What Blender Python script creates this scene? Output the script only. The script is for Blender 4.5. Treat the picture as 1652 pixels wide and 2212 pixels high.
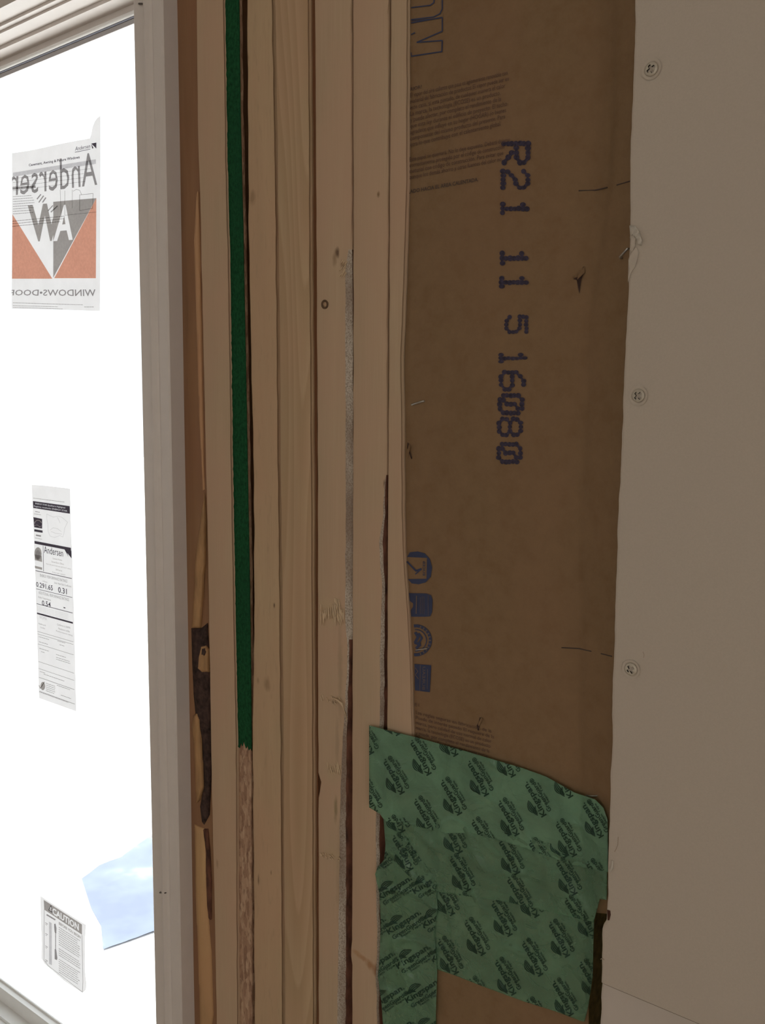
import bpy, math, random
import numpy as np
from mathutils import Vector, Matrix, noise
from mathutils.geometry import tessellate_polygon
random.seed(7)
for o in list(bpy.data.objects): bpy.data.objects.remove(o)
scene = bpy.context.scene
C = scene.collection
# ------------------------------------------------------------------ camera, world, lights, exposure
F = 2078.0; PC = (826.0, 1106.0); VH = (-1694.0, 864.0); VV = (727.0, 19976.0)
EYE = Vector((0.0, -0.606, 1.5))
ax = -Vector((VH[0]-PC[0], VH[1]-PC[1], F)).normalized()
ad = Vector((VV[0]-PC[0], VV[1]-PC[1], F)).normalized()
az = -(ad - ax*ax.dot(ad)).normalized()
ay = az.cross(ax)
def w_dir(v): return Vector((ax.dot(v), ay.dot(v), az.dot(v)))
cam = bpy.data.cameras.new('camera'); cam.sensor_fit = 'HORIZONTAL'; cam.sensor_width = 36
cam.lens = F/1652*36; cam.clip_start = 0.01; cam.clip_end = 200
co = bpy.data.objects.new('camera', cam); C.objects.link(co)
rx, ry, rz = w_dir(Vector((1,0,0))), w_dir(Vector((0,-1,0))), w_dir(Vector((0,0,-1)))
m = Matrix(((rx.x,ry.x,rz.x,0),(rx.y,ry.y,rz.y,0),(rx.z,ry.z,rz.z,0),(0,0,0,1)))
co.matrix_world = Matrix.Translation(EYE) @ m
scene.camera = co
vs = scene.view_settings
vs.view_transform = 'Standard'; vs.look = 'None'; vs.gamma = 1.0; vs.use_curve_mapping = False
vs.exposure = 0.0
SKY = 1.7
world = bpy.data.worlds.new('world'); scene.world = world; world.use_nodes = True
bg = world.node_tree.nodes['Background']; bg.inputs['Color'].default_value = (0.93, 0.96, 1.0, 1); bg.inputs['Strength'].default_value = SKY
def area(name, loc, direction, sx, sy, power, col):
    l = bpy.data.lights.new(name, 'AREA'); l.shape = 'RECTANGLE'; l.size = sx; l.size_y = sy; l.energy = power; l.color = col
    o = bpy.data.objects.new(name, l); C.objects.link(o); o.location = loc
    o.rotation_euler = Vector(direction).to_track_quat('-Z', 'Y').to_euler(); return o
# daylight arriving through the room's other windows (left wall and the wall behind the camera)
area('daylight_left', (-2.56, -1.75, 1.45), (1, 0.0, 0), 0.7, 1.0, 0.4, (1.0, 0.88, 0.72))
area('daylight_behind', (1.1, -4.06, 1.5), (0, 1, 0), 1.8, 1.3, 11.5, (1.0, 0.88, 0.72))
area('fill_right', (2.46, -1.6, 1.45), (-1, 0, 0), 1.2, 1.1, 5.0, (1.0, 0.88, 0.72))  # added lamp, no known source: brightens the jamb's right face
sun = bpy.data.lights.new('sun', 'SUN'); sun.energy = 11.0; sun.angle = 0.02; sun.color = (1.0, 0.97, 0.92)
so = bpy.data.objects.new('sun', sun); C.objects.link(so); so.rotation_euler = Vector((0.62, -0.03, -0.78)).to_track_quat('-Z', 'Y').to_euler()

# ------------------------------------------------------------------ pixel helpers: a point of the photo, laid on a real surface
def ray(px, py): return w_dir(Vector(((px-PC[0])/F, (py-PC[1])/F, 1.0)))
def onY(px, py, Y=0.0):
    r = ray(px, py); t = (Y-EYE.y)/r.y; return EYE + r*t
def onZ(px, py, Z):
    r = ray(px, py); t = (Z-EYE.z)/r.z; return EYE + r*t
def onS(px, py, fn):
    Y = 0.0
    for _ in range(5):
        p = onY(px, py, Y); Y = fn(p.x, p.z)
    return onY(px, py, Y)
def nz(x, y, z=0.0): return noise.noise(Vector((x, y, z)))
def interp(pts, v):
    if v <= pts[0][0]: return pts[0][1]
    for a, b in zip(pts, pts[1:]):
        if v <= b[0]:
            t = (v-a[0])/(b[0]-a[0]); return a[1]+(b[1]-a[1])*t
    return pts[-1][1]
def sstep(a, b, v):
    t = min(1, max(0, (v-a)/(b-a))); return t*t*(3-2*t)

# ------------------------------------------------------------------ object helpers
def tag(o, label=None, cat=None, group=None, kind=None):
    if label: o['label'] = label
    if cat: o['category'] = cat
    if group: o['group'] = group
    if kind: o['kind'] = kind
    return o
def mk(name, verts, faces, mats, parent=None, smooth=False, fm=None):
    me = bpy.data.meshes.new(name); me.from_pydata([tuple(v) for v in verts], [], faces)
    if not isinstance(mats, (list, tuple)): mats = [mats]
    for mt in mats: me.materials.append(mt)
    if fm:
        for p, i in zip(me.polygons, fm): p.material_index = i
    if smooth: me.polygons.foreach_set('use_smooth', [True]*len(me.polygons))
    me.update()
    o = bpy.data.objects.new(name, me); C.objects.link(o)
    if parent: o.parent = parent; o.matrix_parent_inverse = parent.matrix_world.inverted()
    return o
def empty(name, loc):
    o = bpy.data.objects.new(name, None); C.objects.link(o); o.location = loc; o.empty_display_size = 0.02
    o.matrix_world = Matrix.Translation(Vector(loc)); return o
class MB:
    def __init__(s): s.v = []; s.f = []
    def box(s, a, b):
        n = len(s.v)
        for x in (a[0], b[0]):
            for y in (a[1], b[1]):
                for z in (a[2], b[2]): s.v.append((x, y, z))
        for q in ((0,1,3,2),(4,6,7,5),(0,4,5,1),(2,3,7,6),(0,2,6,4),(1,5,7,3)): s.f.append([n+i for i in q])
    def tube(s, pts, r, seg=8):
        pts = [Vector(p) for p in pts]; n0 = len(s.v)
        for i, p in enumerate(pts):
            d = (pts[min(i+1, len(pts)-1)]-pts[max(i-1, 0)]).normalized()
            u = d.orthogonal().normalized(); w = d.cross(u)
            rr = r[i] if isinstance(r, (list, tuple)) else r
            for k in range(seg):
                a = 2*math.pi*k/seg; s.v.append(p+u*(math.cos(a)*rr)+w*(math.sin(a)*rr))
        for i in range(len(pts)-1):
            for k in range(seg):
                a = n0+i*seg+k; b = n0+i*seg+(k+1) % seg; s.f.append([a, b, b+seg, a+seg])
        s.f.append([n0+k for k in range(seg)][::-1]); s.f.append([n0+(len(pts)-1)*seg+k for k in range(seg)])
    def sweep(s, prof, a, b, axis='x', close=False):
        n = len(s.v)
        for e in (a, b):
            for p, q in prof: s.v.append((e, p, q) if axis == 'x' else (p, q, e))
        L = len(prof)
        for i in range(L-1 if not close else L):
            j = (i+1) % L; s.f.append([n+i, n+j, n+L+j, n+L+i])
        s.f.append([n+i for i in range(L)]); s.f.append([n+L+i for i in range(L)][::-1])
    def build(s, name, mat, parent=None, smooth=False): return mk(name, s.v, s.f, mat, parent, smooth)

# ------------------------------------------------------------------ 2D work: clip shapes against a polygon, then lay them on a surface
def tri_poly(poly):
    t = tessellate_polygon([[Vector((x, y, 0)) for x, y in poly]])
    out = []
    for a, b, c in t:
        A, B, Cc = poly[a], poly[b], poly[c]
        cr = (B[0]-A[0])*(Cc[1]-A[1])-(B[1]-A[1])*(Cc[0]-A[0])
        if abs(cr) < 1e-9: continue
        out.append((A, B, Cc) if cr > 0 else (A, Cc, B))
    return out
def sh(face, tri):
    out = face
    for i in range(3):
        A = tri[i]; B = tri[(i+1) % 3]; inp = out; out = []
        if not inp: return out
        side = lambda p: (B[0]-A[0])*(p[1]-A[1])-(B[1]-A[1])*(p[0]-A[0])
        for k in range(len(inp)):
            p = inp[k-1]; q = inp[k]; sp = side(p); sq = side(q)
            if sq >= 0:
                if sp < 0: t = sp/(sp-sq); out.append((p[0]+(q[0]-p[0])*t, p[1]+(q[1]-p[1])*t))
                out.append(q)
            elif sp >= 0: t = sp/(sp-sq); out.append((p[0]+(q[0]-p[0])*t, p[1]+(q[1]-p[1])*t))
    return out
def clip(faces, poly):
    tris = tri_poly(poly); tb = [(min(p[0] for p in t), max(p[0] for p in t), min(p[1] for p in t), max(p[1] for p in t)) for t in tris]
    res = []
    for f in faces:
        x0 = min(p[0] for p in f); x1 = max(p[0] for p in f); y0 = min(p[1] for p in f); y1 = max(p[1] for p in f)
        for t, b in zip(tris, tb):
            if x1 < b[0] or x0 > b[1] or y1 < b[2] or y0 > b[3]: continue
            g = sh(list(f), t)
            if len(g) >= 3:
                ar = sum(g[k-1][0]*g[k][1]-g[k][0]*g[k-1][1] for k in range(len(g)))
                if abs(ar) > 1e-4: res.append(g)
    return res
def subtract(faces, cutters):
    for t in cutters:
        A, B, Cc = t[0], t[1], t[2]
        if (B[0]-A[0])*(Cc[1]-A[1])-(B[1]-A[1])*(Cc[0]-A[0]) < 0: t = list(t)[::-1]
        nf = []
        for f in faces:
            rem = list(f)
            if max(p[0] for p in f) < min(p[0] for p in t) or min(p[0] for p in f) > max(p[0] for p in t) or max(p[1] for p in f) < min(p[1] for p in t) or min(p[1] for p in f) > max(p[1] for p in t):
                nf.append(f); continue
            for i in range(len(t)):
                a = t[i]; b = t[(i+1) % len(t)]
                def half(poly, sg):
                    out = []; side = lambda p: sg*((b[0]-a[0])*(p[1]-a[1])-(b[1]-a[1])*(p[0]-a[0]))
                    for k in range(len(poly)):
                        p = poly[k-1]; q = poly[k]; sp = side(p); sq = side(q)
                        if (sp < 0) != (sq < 0): u = sp/(sp-sq); out.append((p[0]+(q[0]-p[0])*u, p[1]+(q[1]-p[1])*u))
                        if sq >= 0: out.append(q)
                    return out
                o = half(rem, -1)
                if len(o) >= 3 and abs(sum(o[k-1][0]*o[k][1]-o[k][0]*o[k-1][1] for k in range(len(o)))) > 1e-3: nf.append(o)
                rem = half(rem, 1)
                if len(rem) < 3: break
        faces = nf
    return faces
def grid(poly, step):
    x0 = min(p[0] for p in poly); x1 = max(p[0] for p in poly); y0 = min(p[1] for p in poly); y1 = max(p[1] for p in poly)
    nx = max(1, int(math.ceil((x1-x0)/step))); ny = max(1, int(math.ceil((y1-y0)/step)))
    cells = []
    for i in range(nx):
        for j in range(ny):
            a = x0+(x1-x0)*i/nx; b = x0+(x1-x0)*(i+1)/nx; c = y0+(y1-y0)*j/ny; d = y0+(y1-y0)*(j+1)/ny
            cells.append([(a, c), (b, c), (b, d), (a, d)])
    return clip(cells, poly)
def lay(name, faces, fn, mat, parent=None, smooth=False, thick=0.0):
    """put 2D faces (photo coordinates) on the surface fn(px,py)->point; welded; optional backing thickness"""
    key = {}; V = []; FF = []
    for f in faces:
        idx = []
        for p in f:
            k = (round(p[0], 2), round(p[1], 2))
            if k not in key: key[k] = len(V); V.append(fn(*p))
            if not idx or idx[-1] != key[k]: idx.append(key[k])
        if len(idx) > 1 and idx[0] == idx[-1]: idx.pop()
        if len(set(idx)) >= 3: FF.append(list(dict.fromkeys(idx)))
    if thick:
        n = len(V); ec = {}
        for f in FF:
            for k in range(len(f)): e = (f[k-1], f[k]); ec[e] = ec.get(e, 0)+1
        side = [e for e in ec if (e[1], e[0]) not in ec]
        V += [Vector(v)+Vector((0, thick, 0)) for v in V]
        FF = FF+[[n+i for i in f][::-1] for f in FF]+[[e[1], e[0], n+e[0], n+e[1]] for e in side]
    return mk(name, V, FF, mat, parent, smooth)
_tc = {}
def text_faces(s, bold=0.0, sx=1.0):
    k = (s, bold)
    if k not in _tc:
        cu = bpy.data.curves.new('t', 'FONT'); cu.body = s; cu.offset = bold; cu.resolution_u = 2
        ob = bpy.data.objects.new('t', cu); C.objects.link(ob)
        dg = bpy.context.evaluated_depsgraph_get(); me = ob.evaluated_get(dg).to_mesh()
        _tc[k] = [[(me.vertices[i].co.x, me.vertices[i].co.y) for i in p.vertices] for p in me.polygons]
        ob.evaluated_get(dg).to_mesh_clear(); bpy.data.objects.remove(ob); bpy.data.curves.remove(cu)
    return _tc[k]
def text_quad(s, q, bold=0.0, fit=None):
    """text filling the quad q = (start-baseline, end-baseline, end-top, start-top) in photo coordinates"""
    fs = text_faces(s, bold)
    if not fs: return []
    xs = [p[0] for f in fs for p in f]; ys = [p[1] for f in fs for p in f]
    x0, x1 = min(xs), max(xs); y0, y1 = fit if fit else (min(ys), max(ys))
    def mp(p):
        u = (p[0]-x0)/(x1-x0+1e-9); v = (p[1]-y0)/(y1-y0+1e-9)
        return tuple((1-u)*(1-v)*q[0][i]+u*(1-v)*q[1][i]+u*v*q[2][i]+(1-u)*v*q[3][i] for i in (0, 1))
    return [[mp(p) for p in f] for f in fs]
def stroke(pts, w):
    out = []; fine = [pts[0]]
    for a, b in zip(pts, pts[1:]):
        n_ = max(1, int(math.hypot(b[0]-a[0], b[1]-a[1])/9))
        fine += [(a[0]+(b[0]-a[0])*k/n_, a[1]+(b[1]-a[1])*k/n_) for k in range(1, n_+1)]
    for a, b in zip(fine, fine[1:]):
        d = Vector((b[0]-a[0], b[1]-a[1])); L = d.length or 1; n = Vector((-d.y, d.x))/L*w/2; e = d/L*w*0.15
        out.append([(a[0]+n.x-e.x, a[1]+n.y-e.y), (b[0]+n.x+e.x, b[1]+n.y+e.y), (b[0]-n.x+e.x, b[1]-n.y+e.y), (a[0]-n.x-e.x, a[1]-n.y-e.y)])
    return out
def disc(cx, cy, rx_, ry_=None, n=14):
    ry_ = ry_ or rx_
    return [[(cx+rx_*math.cos(2*math.pi*k/n), cy+ry_*math.sin(2*math.pi*k/n)) for k in range(n)]]
def ring(cx, cy, r0, r1, ry=1.0, a0=0, a1=360, n=24):
    o = []
    for k in range(n):
        a = math.radians(a0+(a1-a0)*k/n); b = math.radians(a0+(a1-a0)*(k+1)/n)
        o.append([(cx+r0*math.cos(a), cy+r0*ry*math.sin(a)), (cx+r1*math.cos(a), cy+r1*ry*math.sin(a)), (cx+r1*math.cos(b), cy+r1*ry*math.sin(b)), (cx+r0*math.cos(b), cy+r0*ry*math.sin(b))])
    return o

# ------------------------------------------------------------------ materials
def new_mat(name):
    mt = bpy.data.materials.new(name); mt.use_nodes = True; nt = mt.node_tree; nt.nodes.clear()
    out = nt.nodes.new('ShaderNodeOutputMaterial'); b = nt.nodes.new('ShaderNodeBsdfPrincipled')
    nt.links.new(b.outputs[0], out.inputs[0]); return mt, nt, b, out
def N(nt, t, **kw):
    n = nt.nodes.new(t)
    for k, v in kw.items():
        if k in n.inputs: n.inputs[k].default_value = v
        else: setattr(n, k, v)
    return n
def c4(c): return (c[0], c[1], c[2], 1)
def mapping(nt, scale, rot=(0,0,0), loc=(0,0,0)):
    tc = N(nt, 'ShaderNodeNewGeometry'); mp = N(nt, 'ShaderNodeMapping')
    mp.inputs['Scale'].default_value = scale; mp.inputs['Rotation'].default_value = rot; mp.inputs['Location'].default_value = loc
    nt.links.new(tc.outputs['Position'], mp.inputs['Vector']); return mp
def noise_n(nt, mp, scale, detail=4, rough=0.55, dist=0.0):
    n = N(nt, 'ShaderNodeTexNoise'); n.inputs['Scale'].default_value = scale; n.inputs['Detail'].default_value = detail
    n.inputs['Roughness'].default_value = rough; n.inputs['Distortion'].default_value = dist
    nt.links.new(mp.outputs[0], n.inputs['Vector']); return n
def ramp(nt, src, stops):
    r = N(nt, 'ShaderNodeValToRGB'); cr = r.color_ramp
    while len(cr.elements) < len(stops): cr.elements.new(0.5)
    for e, (p, c) in zip(cr.elements, stops):
        e.position = p; e.color = c4(c) if isinstance(c, (tuple, list)) else (c, c, c, 1)
    nt.links.new(src, r.inputs['Fac']); return r
def mix(nt, fac, a, b, blend='MIX'):
    mx = N(nt, 'ShaderNodeMix', data_type='RGBA', blend_type=blend)
    for s, i in ((fac, 0), (a, 6), (b, 7)):
        if hasattr(s, 'links'): nt.links.new(s, mx.inputs[i])
        elif isinstance(s, (tuple, list)): mx.inputs[i].default_value = c4(s)
        else: mx.inputs[i].default_value = s
    return mx.outputs[2]
def bump(nt, b, src, strength, dist=0.001):
    bn = N(nt, 'ShaderNodeBump'); bn.inputs['Strength'].default_value = strength; bn.inputs['Distance'].default_value = dist
    nt.links.new(src, bn.inputs['Height']); nt.links.new(bn.outputs[0], b.inputs['Normal'])
def plain(name, col, rough=0.6, metal=0.0, var=0.08, scale=60, bmp=0.1, spec=0.3, stretch=(1,1,1)):
    mt, nt, b, out = new_mat(name)
    mp = mapping(nt, stretch); n = noise_n(nt, mp, scale, 5)
    r = ramp(nt, n.outputs[0], [(0.3, tuple(x*(1-var) for x in col)), (0.7, tuple(min(1, x*(1+var)) for x in col))])
    nt.links.new(r.outputs[0], b.inputs['Base Color'])
    b.inputs['Roughness'].default_value = rough; b.inputs['Metallic'].default_value = metal; b.inputs['Specular IOR Level'].default_value = spec
    if bmp: bump(nt, b, n.outputs[0], bmp, 0.0006)
    return mt
def wood(name, col, seed, spots=(), grain=0.10, rings=0.0, scratch=0.0, dark=None):
    """sawn pine: fine upright grain, optional broad growth rings, and knots or stains with shapes of their own
       spots: (px, py, rx_mm, rz_mm, colour, strength)"""
    mt, nt, b, out = new_mat(name)
    loc = (seed*3.1, seed*1.7, seed*0.9)
    g = noise_n(nt, mapping(nt, (1, 1, 0.02), loc=loc), 900, 4, 0.6)
    broad = noise_n(nt, mapping(nt, (1, 1, 0.09), loc=loc), 45, 3, 0.5, 0.4)
    blot = noise_n(nt, mapping(nt, (1, 1, 0.5), loc=loc), 16, 3)
    lo = tuple(x*(1-grain) for x in col); hi = tuple(min(1, x*(1+grain)) for x in col)
    base = ramp(nt, broad.outputs[0], [(0.3, lo), (0.5, col), (0.72, hi)]).outputs[0]
    base = mix(nt, ramp(nt, g.outputs[0], [(0.35, 0.0), (0.7, 0.22)]).outputs[0], base, tuple(x*y for x, y in zip(col, (0.72, 0.66, 0.58))))
    pink = tuple(x*y for x, y in zip(col, (1.04, 0.93, 0.95)))
    base = mix(nt, ramp(nt, blot.outputs[0], [(0.35, 0.0), (0.65, 0.75)]).outputs[0], base, pink)
    if rings:
        fld = noise_n(nt, mapping(nt, (1, 0.7, 0.045), loc=loc), 16, 1.0, 0.4)
        mu = N(nt, 'ShaderNodeMath', operation='MULTIPLY'); mu.inputs[1].default_value = 36.0; nt.links.new(fld.outputs[0], mu.inputs[0])
        fr = N(nt, 'ShaderNodeMath', operation='FRACT'); nt.links.new(mu.outputs[0], fr.inputs[0])
        base = mix(nt, ramp(nt, fr.outputs[0], [(0.0, 0.0), (0.72, rings), (0.86, rings*1.1), (0.97, 0.0)]).outputs[0], base, tuple(x*y for x, y in zip(col, (0.66, 0.58, 0.46))))
    if scratch:
        sc = noise_n(nt, mapping(nt, (1, 1, 0.22), rot=(0, 0.62, 0), loc=loc), 260, 3, 0.5)
        base = mix(nt, ramp(nt, sc.outputs[0], [(0.56, 0.0), (0.72, scratch)]).outputs[0], base, tuple(x*0.72 for x in col))
    geo = N(nt, 'ShaderNodeNewGeometry')
    dn = noise_n(nt, mapping(nt, (1, 1, 0.5), loc=loc), 180, 3)
    for (px, py, rxm, rzm, sc_, st) in spots:
        p = onY(px, py)
        sub = N(nt, 'ShaderNodeVectorMath', operation='SUBTRACT'); sub.inputs[1].default_value = (p.x, 0, p.z); nt.links.new(geo.outputs['Position'], sub.inputs[0])
        mu = N(nt, 'ShaderNodeVectorMath', operation='MULTIPLY'); mu.inputs[1].default_value = (600/rxm, 0, 600/rzm); nt.links.new(sub.outputs[0], mu.inputs[0])
        ln = N(nt, 'ShaderNodeVectorMath', operation='LENGTH'); nt.links.new(mu.outputs[0], ln.inputs[0])
        ad_ = N(nt, 'ShaderNodeMath', operation='MULTIPLY_ADD'); ad_.inputs[1].default_value = 0.75; nt.links.new(dn.outputs[0], ad_.inputs[0]); nt.links.new(ln.outputs['Value'], ad_.inputs[2])
        base = mix(nt, ramp(nt, ad_.outputs[0], [(0.55, st), (0.98, 0.0)]).outputs[0], base, sc_)
    nt.links.new(base, b.inputs['Base Color']); b.inputs['Roughness'].default_value = 0.72; b.inputs['Specular IOR Level'].default_value = 0.2
    bump(nt, b, g.outputs[0], 0.12, 0.0005)
    return mt
PINE = (0.48, 0.355, 0.235)
M = {}
M['vinyl'] = plain('white_vinyl', (0.66, 0.605, 0.565), 0.4, var=0.02, bmp=0.03, spec=0.4)
M['sash'] = plain('white_painted_sash', (0.84, 0.84, 0.82), 0.35, var=0.02, bmp=0.02)
M['sash_shade'] = plain('shaded_sash', (0.40, 0.375, 0.37), 0.45, var=0.03)  # sash white darkened: the rail's shade is in the colour
M['seal'] = plain('grey_glazing_seal', (0.16, 0.16, 0.19), 0.5, var=0.05)
M['steel'] = plain('dull_steel', (0.42, 0.40, 0.37), 0.35, 0.8, var=0.15)
M['staple'] = plain('dark_staple_wire', (0.10, 0.085, 0.07), 0.4, 0.5)
M['recess'] = plain('shaded_recess', (0.02, 0.018, 0.015), 0.9)  # shade inside the screw cross, put into the colour
M['ink'] = plain('navy_stencil_ink', (0.040, 0.032, 0.058), 0.7, var=0.5, scale=500)
M['ink_soft'] = plain('faded_brown_ink', (0.120, 0.070, 0.052), 0.8, var=0.12, scale=600)
M['ink_dark'] = plain('dark_grey_ink', (0.075, 0.055, 0.05), 0.8, var=0.1)
M['ink_blue'] = plain('blue_logo_ink', (0.040, 0.050, 0.105), 0.7, var=0.12)
M['bark'] = plain('dark_charred_bark', (0.045, 0.025, 0.02), 0.9, var=0.7, scale=180, bmp=0.8)
M['bark_red'] = plain('red_brown_inner_bark', (0.11, 0.045, 0.027), 0.85, var=0.6, scale=150, bmp=0.6, stretch=(1,1,0.4))
M['orange_wood'] = plain('orange_heartwood', (0.40, 0.23, 0.105), 0.7, var=0.28, scale=90, bmp=0.4, stretch=(1,1,0.3))
M['splinter'] = plain('pale_splinter', (0.66, 0.50, 0.33), 0.7)
M['torn'] = plain('torn_grey_paper', (0.52, 0.47, 0.40), 0.9, var=0.2, scale=200)
M['snow'] = plain('bright_ground', (0.85, 0.86, 0.88), 0.9, var=0.03, scale=5)
M['room'] = plain('painted_room', (0.62, 0.58, 0.52), 0.9, var=0.03, scale=4)
M['floor'] = plain('subfloor_board', (0.42, 0.32, 0.21), 0.8, var=0.2, scale=20)
M['sheath'] = plain('brown_sheathing', (0.16, 0.10, 0.06), 0.9, var=0.3, scale=40)
M['wall_wood'] = wood('framing_pine', PINE, 31)
# speckled wane: grey fungus flecks on reddish bark
mt, nt, b, out = new_mat('speckled_grey_wane')
n1 = noise_n(nt, mapping(nt, (1, 1, 0.7)), 1000, 3, 0.6); n2 = noise_n(nt, mapping(nt, (1, 1, 0.3)), 30, 3)
base = ramp(nt, n1.outputs[0], [(0.32, (0.26, 0.20, 0.15)), (0.60, (0.56, 0.49, 0.41))]).outputs[0]
base = mix(nt, ramp(nt, n2.outputs[0], [(0.45, 0.0), (0.65, 0.7)]).outputs[0], base, (0.20, 0.13, 0.09))
nt.links.new(base, b.inputs['Base Color']); b.inputs['Roughness'].default_value = 0.95; bump(nt, b, n1.outputs[0], 0.7, 0.001); M['wane'] = mt
# OSB strands
mt, nt, b, out = new_mat('bare_strand_board')
vo = N(nt, 'ShaderNodeTexVoronoi', feature='F1'); vo.inputs['Scale'].default_value = 330
nt.links.new(mapping(nt, (1, 1, 0.28), rot=(0, 0.25, 0)).outputs[0], vo.inputs['Vector'])
n1 = noise_n(nt, mapping(nt, (1, 1, 0.35), rot=(0, -0.35, 0)), 420, 4, 0.65)
base = mix(nt, 0.55, vo.outputs['Color'], (0.5, 0.5, 0.5))
base = ramp(nt, base, [(0.25, (0.20, 0.10, 0.06)), (0.5, (0.42, 0.26, 0.165)), (0.75, (0.55, 0.39, 0.26))]).outputs[0]
base = mix(nt, ramp(nt, n1.outputs[0], [(0.5, 0.0), (0.68, 0.7)]).outputs[0], base, (0.17, 0.085, 0.05))
nt.links.new(base, b.inputs['Base Color']); b.inputs['Roughness'].default_value = 0.9; bump(nt, b, n1.outputs[0], 0.7, 0.001); M['osb'] = mt
# green coating
mt, nt, b, out = new_mat('dark_green_coating')
n1 = noise_n(nt, mapping(nt, (1, 1, 0.6)), 420, 5, 0.7); n2 = noise_n(nt, mapping(nt, (1, 1, 0.4)), 14, 3)
base = ramp(nt, n1.outputs[0], [(0.35, (0.002, 0.036, 0.012)), (0.62, (0.010, 0.088, 0.030))]).outputs[0]
base = mix(nt, ramp(nt, n2.outputs[0], [(0.42, 0.0), (0.62, 0.55)]).outputs[0], base, (0.005, 0.052, 0.022))
base = mix(nt, ramp(nt, n1.outputs[0], [(0.72, 0.0), (0.82, 0.7)]).outputs[0], base, (0.09, 0.17, 0.08))
nt.links.new(base, b.inputs['Base Color']); b.inputs['Roughness'].default_value = 0.8; b.inputs['Specular IOR Level'].default_value = 0.15; bump(nt, b, n1.outputs[0], 0.5, 0.0008); M['green'] = mt
# kraft
mt, nt, b, out = new_mat('brown_kraft_paper')
n1 = noise_n(nt, mapping(nt, (1, 1, 1)), 70, 6, 0.7); n2 = noise_n(nt, mapping(nt, (1, 1, 1)), 700, 3, 0.6); n3 = noise_n(nt, mapping(nt, (1, 1, 0.4)), 9, 3)
KR = (0.222, 0.140, 0.072)
base = ramp(nt, n1.outputs[0], [(0.3, (0.203, 0.122, 0.058)), (0.5, KR), (0.7, (0.238, 0.150, 0.077))]).outputs[0]
base = mix(nt, ramp(nt, n2.outputs[0], [(0.3, 0.10), (0.7, 0.0)]).outputs[0], base, (0.12, 0.07, 0.04))
base = mix(nt, ramp(nt, n3.outputs[0], [(0.4, 0.0), (0.65, 0.35)]).outputs[0], base, (0.25, 0.14, 0.078))
nt.links.new(base, b.inputs['Base Color']); b.inputs['Roughness'].default_value = 0.75; b.inputs['Specular IOR Level'].default_value = 0.25; bump(nt, b, n1.outputs[0], 0.25, 0.0008); M['kraft'] = mt
# drywall
mt, nt, b, out = new_mat('greyish_drywall_paper')
n1 = noise_n(nt, mapping(nt, (1, 1, 1)), 900, 4, 0.6); n2 = noise_n(nt, mapping(nt, (1, 1, 1)), 12, 4)
base = ramp(nt, n1.outputs[0], [(0.3, (0.475, 0.410, 0.335)), (0.7, (0.51, 0.44, 0.362))]).outputs[0]
base = mix(nt, ramp(nt, n2.outputs[0], [(0.4, 0.0), (0.7, 0.3)]).outputs[0], base, (0.49, 0.415, 0.35))
nt.links.new(base, b.inputs['Base Color']); b.inputs['Roughness'].default_value = 0.85; bump(nt, b, n1.outputs[0], 0.06, 0.0003); M['drywall'] = mt
M['drywall_low'] = plain('skimmed_drywall_paper', (0.53, 0.465, 0.405), 0.85, var=0.04, scale=30, bmp=0.05)
M['seam_shade'] = plain('shaded_seam_edge', (0.20, 0.16, 0.12), 0.95)  # seam shadow put into the colour of the sheets' end faces
# tape film, slightly see-through
def tape_mat(name, col, tr):
    mt, nt, b, out = new_mat(name)
    n1 = noise_n(nt, mapping(nt, (1, 1, 1)), 28, 4, 0.6, 0.8)
    base = ramp(nt, n1.outputs[0], [(0.3, tuple(x*0.8 for x in col)), (0.7, tuple(x*1.2 for x in col))]).outputs[0]
    nt.links.new(base, b.inputs['Base Color']); b.inputs['Roughness'].default_value = 0.33; b.inputs['Specular IOR Level'].default_value = 0.6
    t = N(nt, 'ShaderNodeBsdfTransparent'); mx = N(nt, 'ShaderNodeMixShader'); mx.inputs[0].default_value = tr
    t.inputs['Color'].default_value = (0.72, 0.95, 0.78, 1)
    w1 = noise_n(nt, mapping(nt, (1, 1, 1.6), rot=(0, 0.5, 0)), 38, 3, 0.55, 1.5)
    rg_ = ramp(nt, w1.outputs[0], [(0.0, 0.0), (0.47, 0.15), (0.50, 1.0), (0.53, 0.15), (1.0, 0.0)])
    bump(nt, b, rg_.outputs[0], 0.28, 0.001)
    nt.links.new(b.outputs[0], mx.inputs[1]); nt.links.new(t.outputs[0], mx.inputs[2]); nt.links.new(mx.outputs[0], out.inputs[0])
    return mt
M['tape'] = tape_mat('green_tape_film', (0.175, 0.320, 0.210), 0.36)
M['tape_thin'] = tape_mat('thin_green_tape_film', (0.175, 0.30, 0.20), 0.50)
M['tape_ink'] = plain('dark_green_tape_ink', (0.012, 0.042, 0.026), 0.5, var=0.2)
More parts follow.
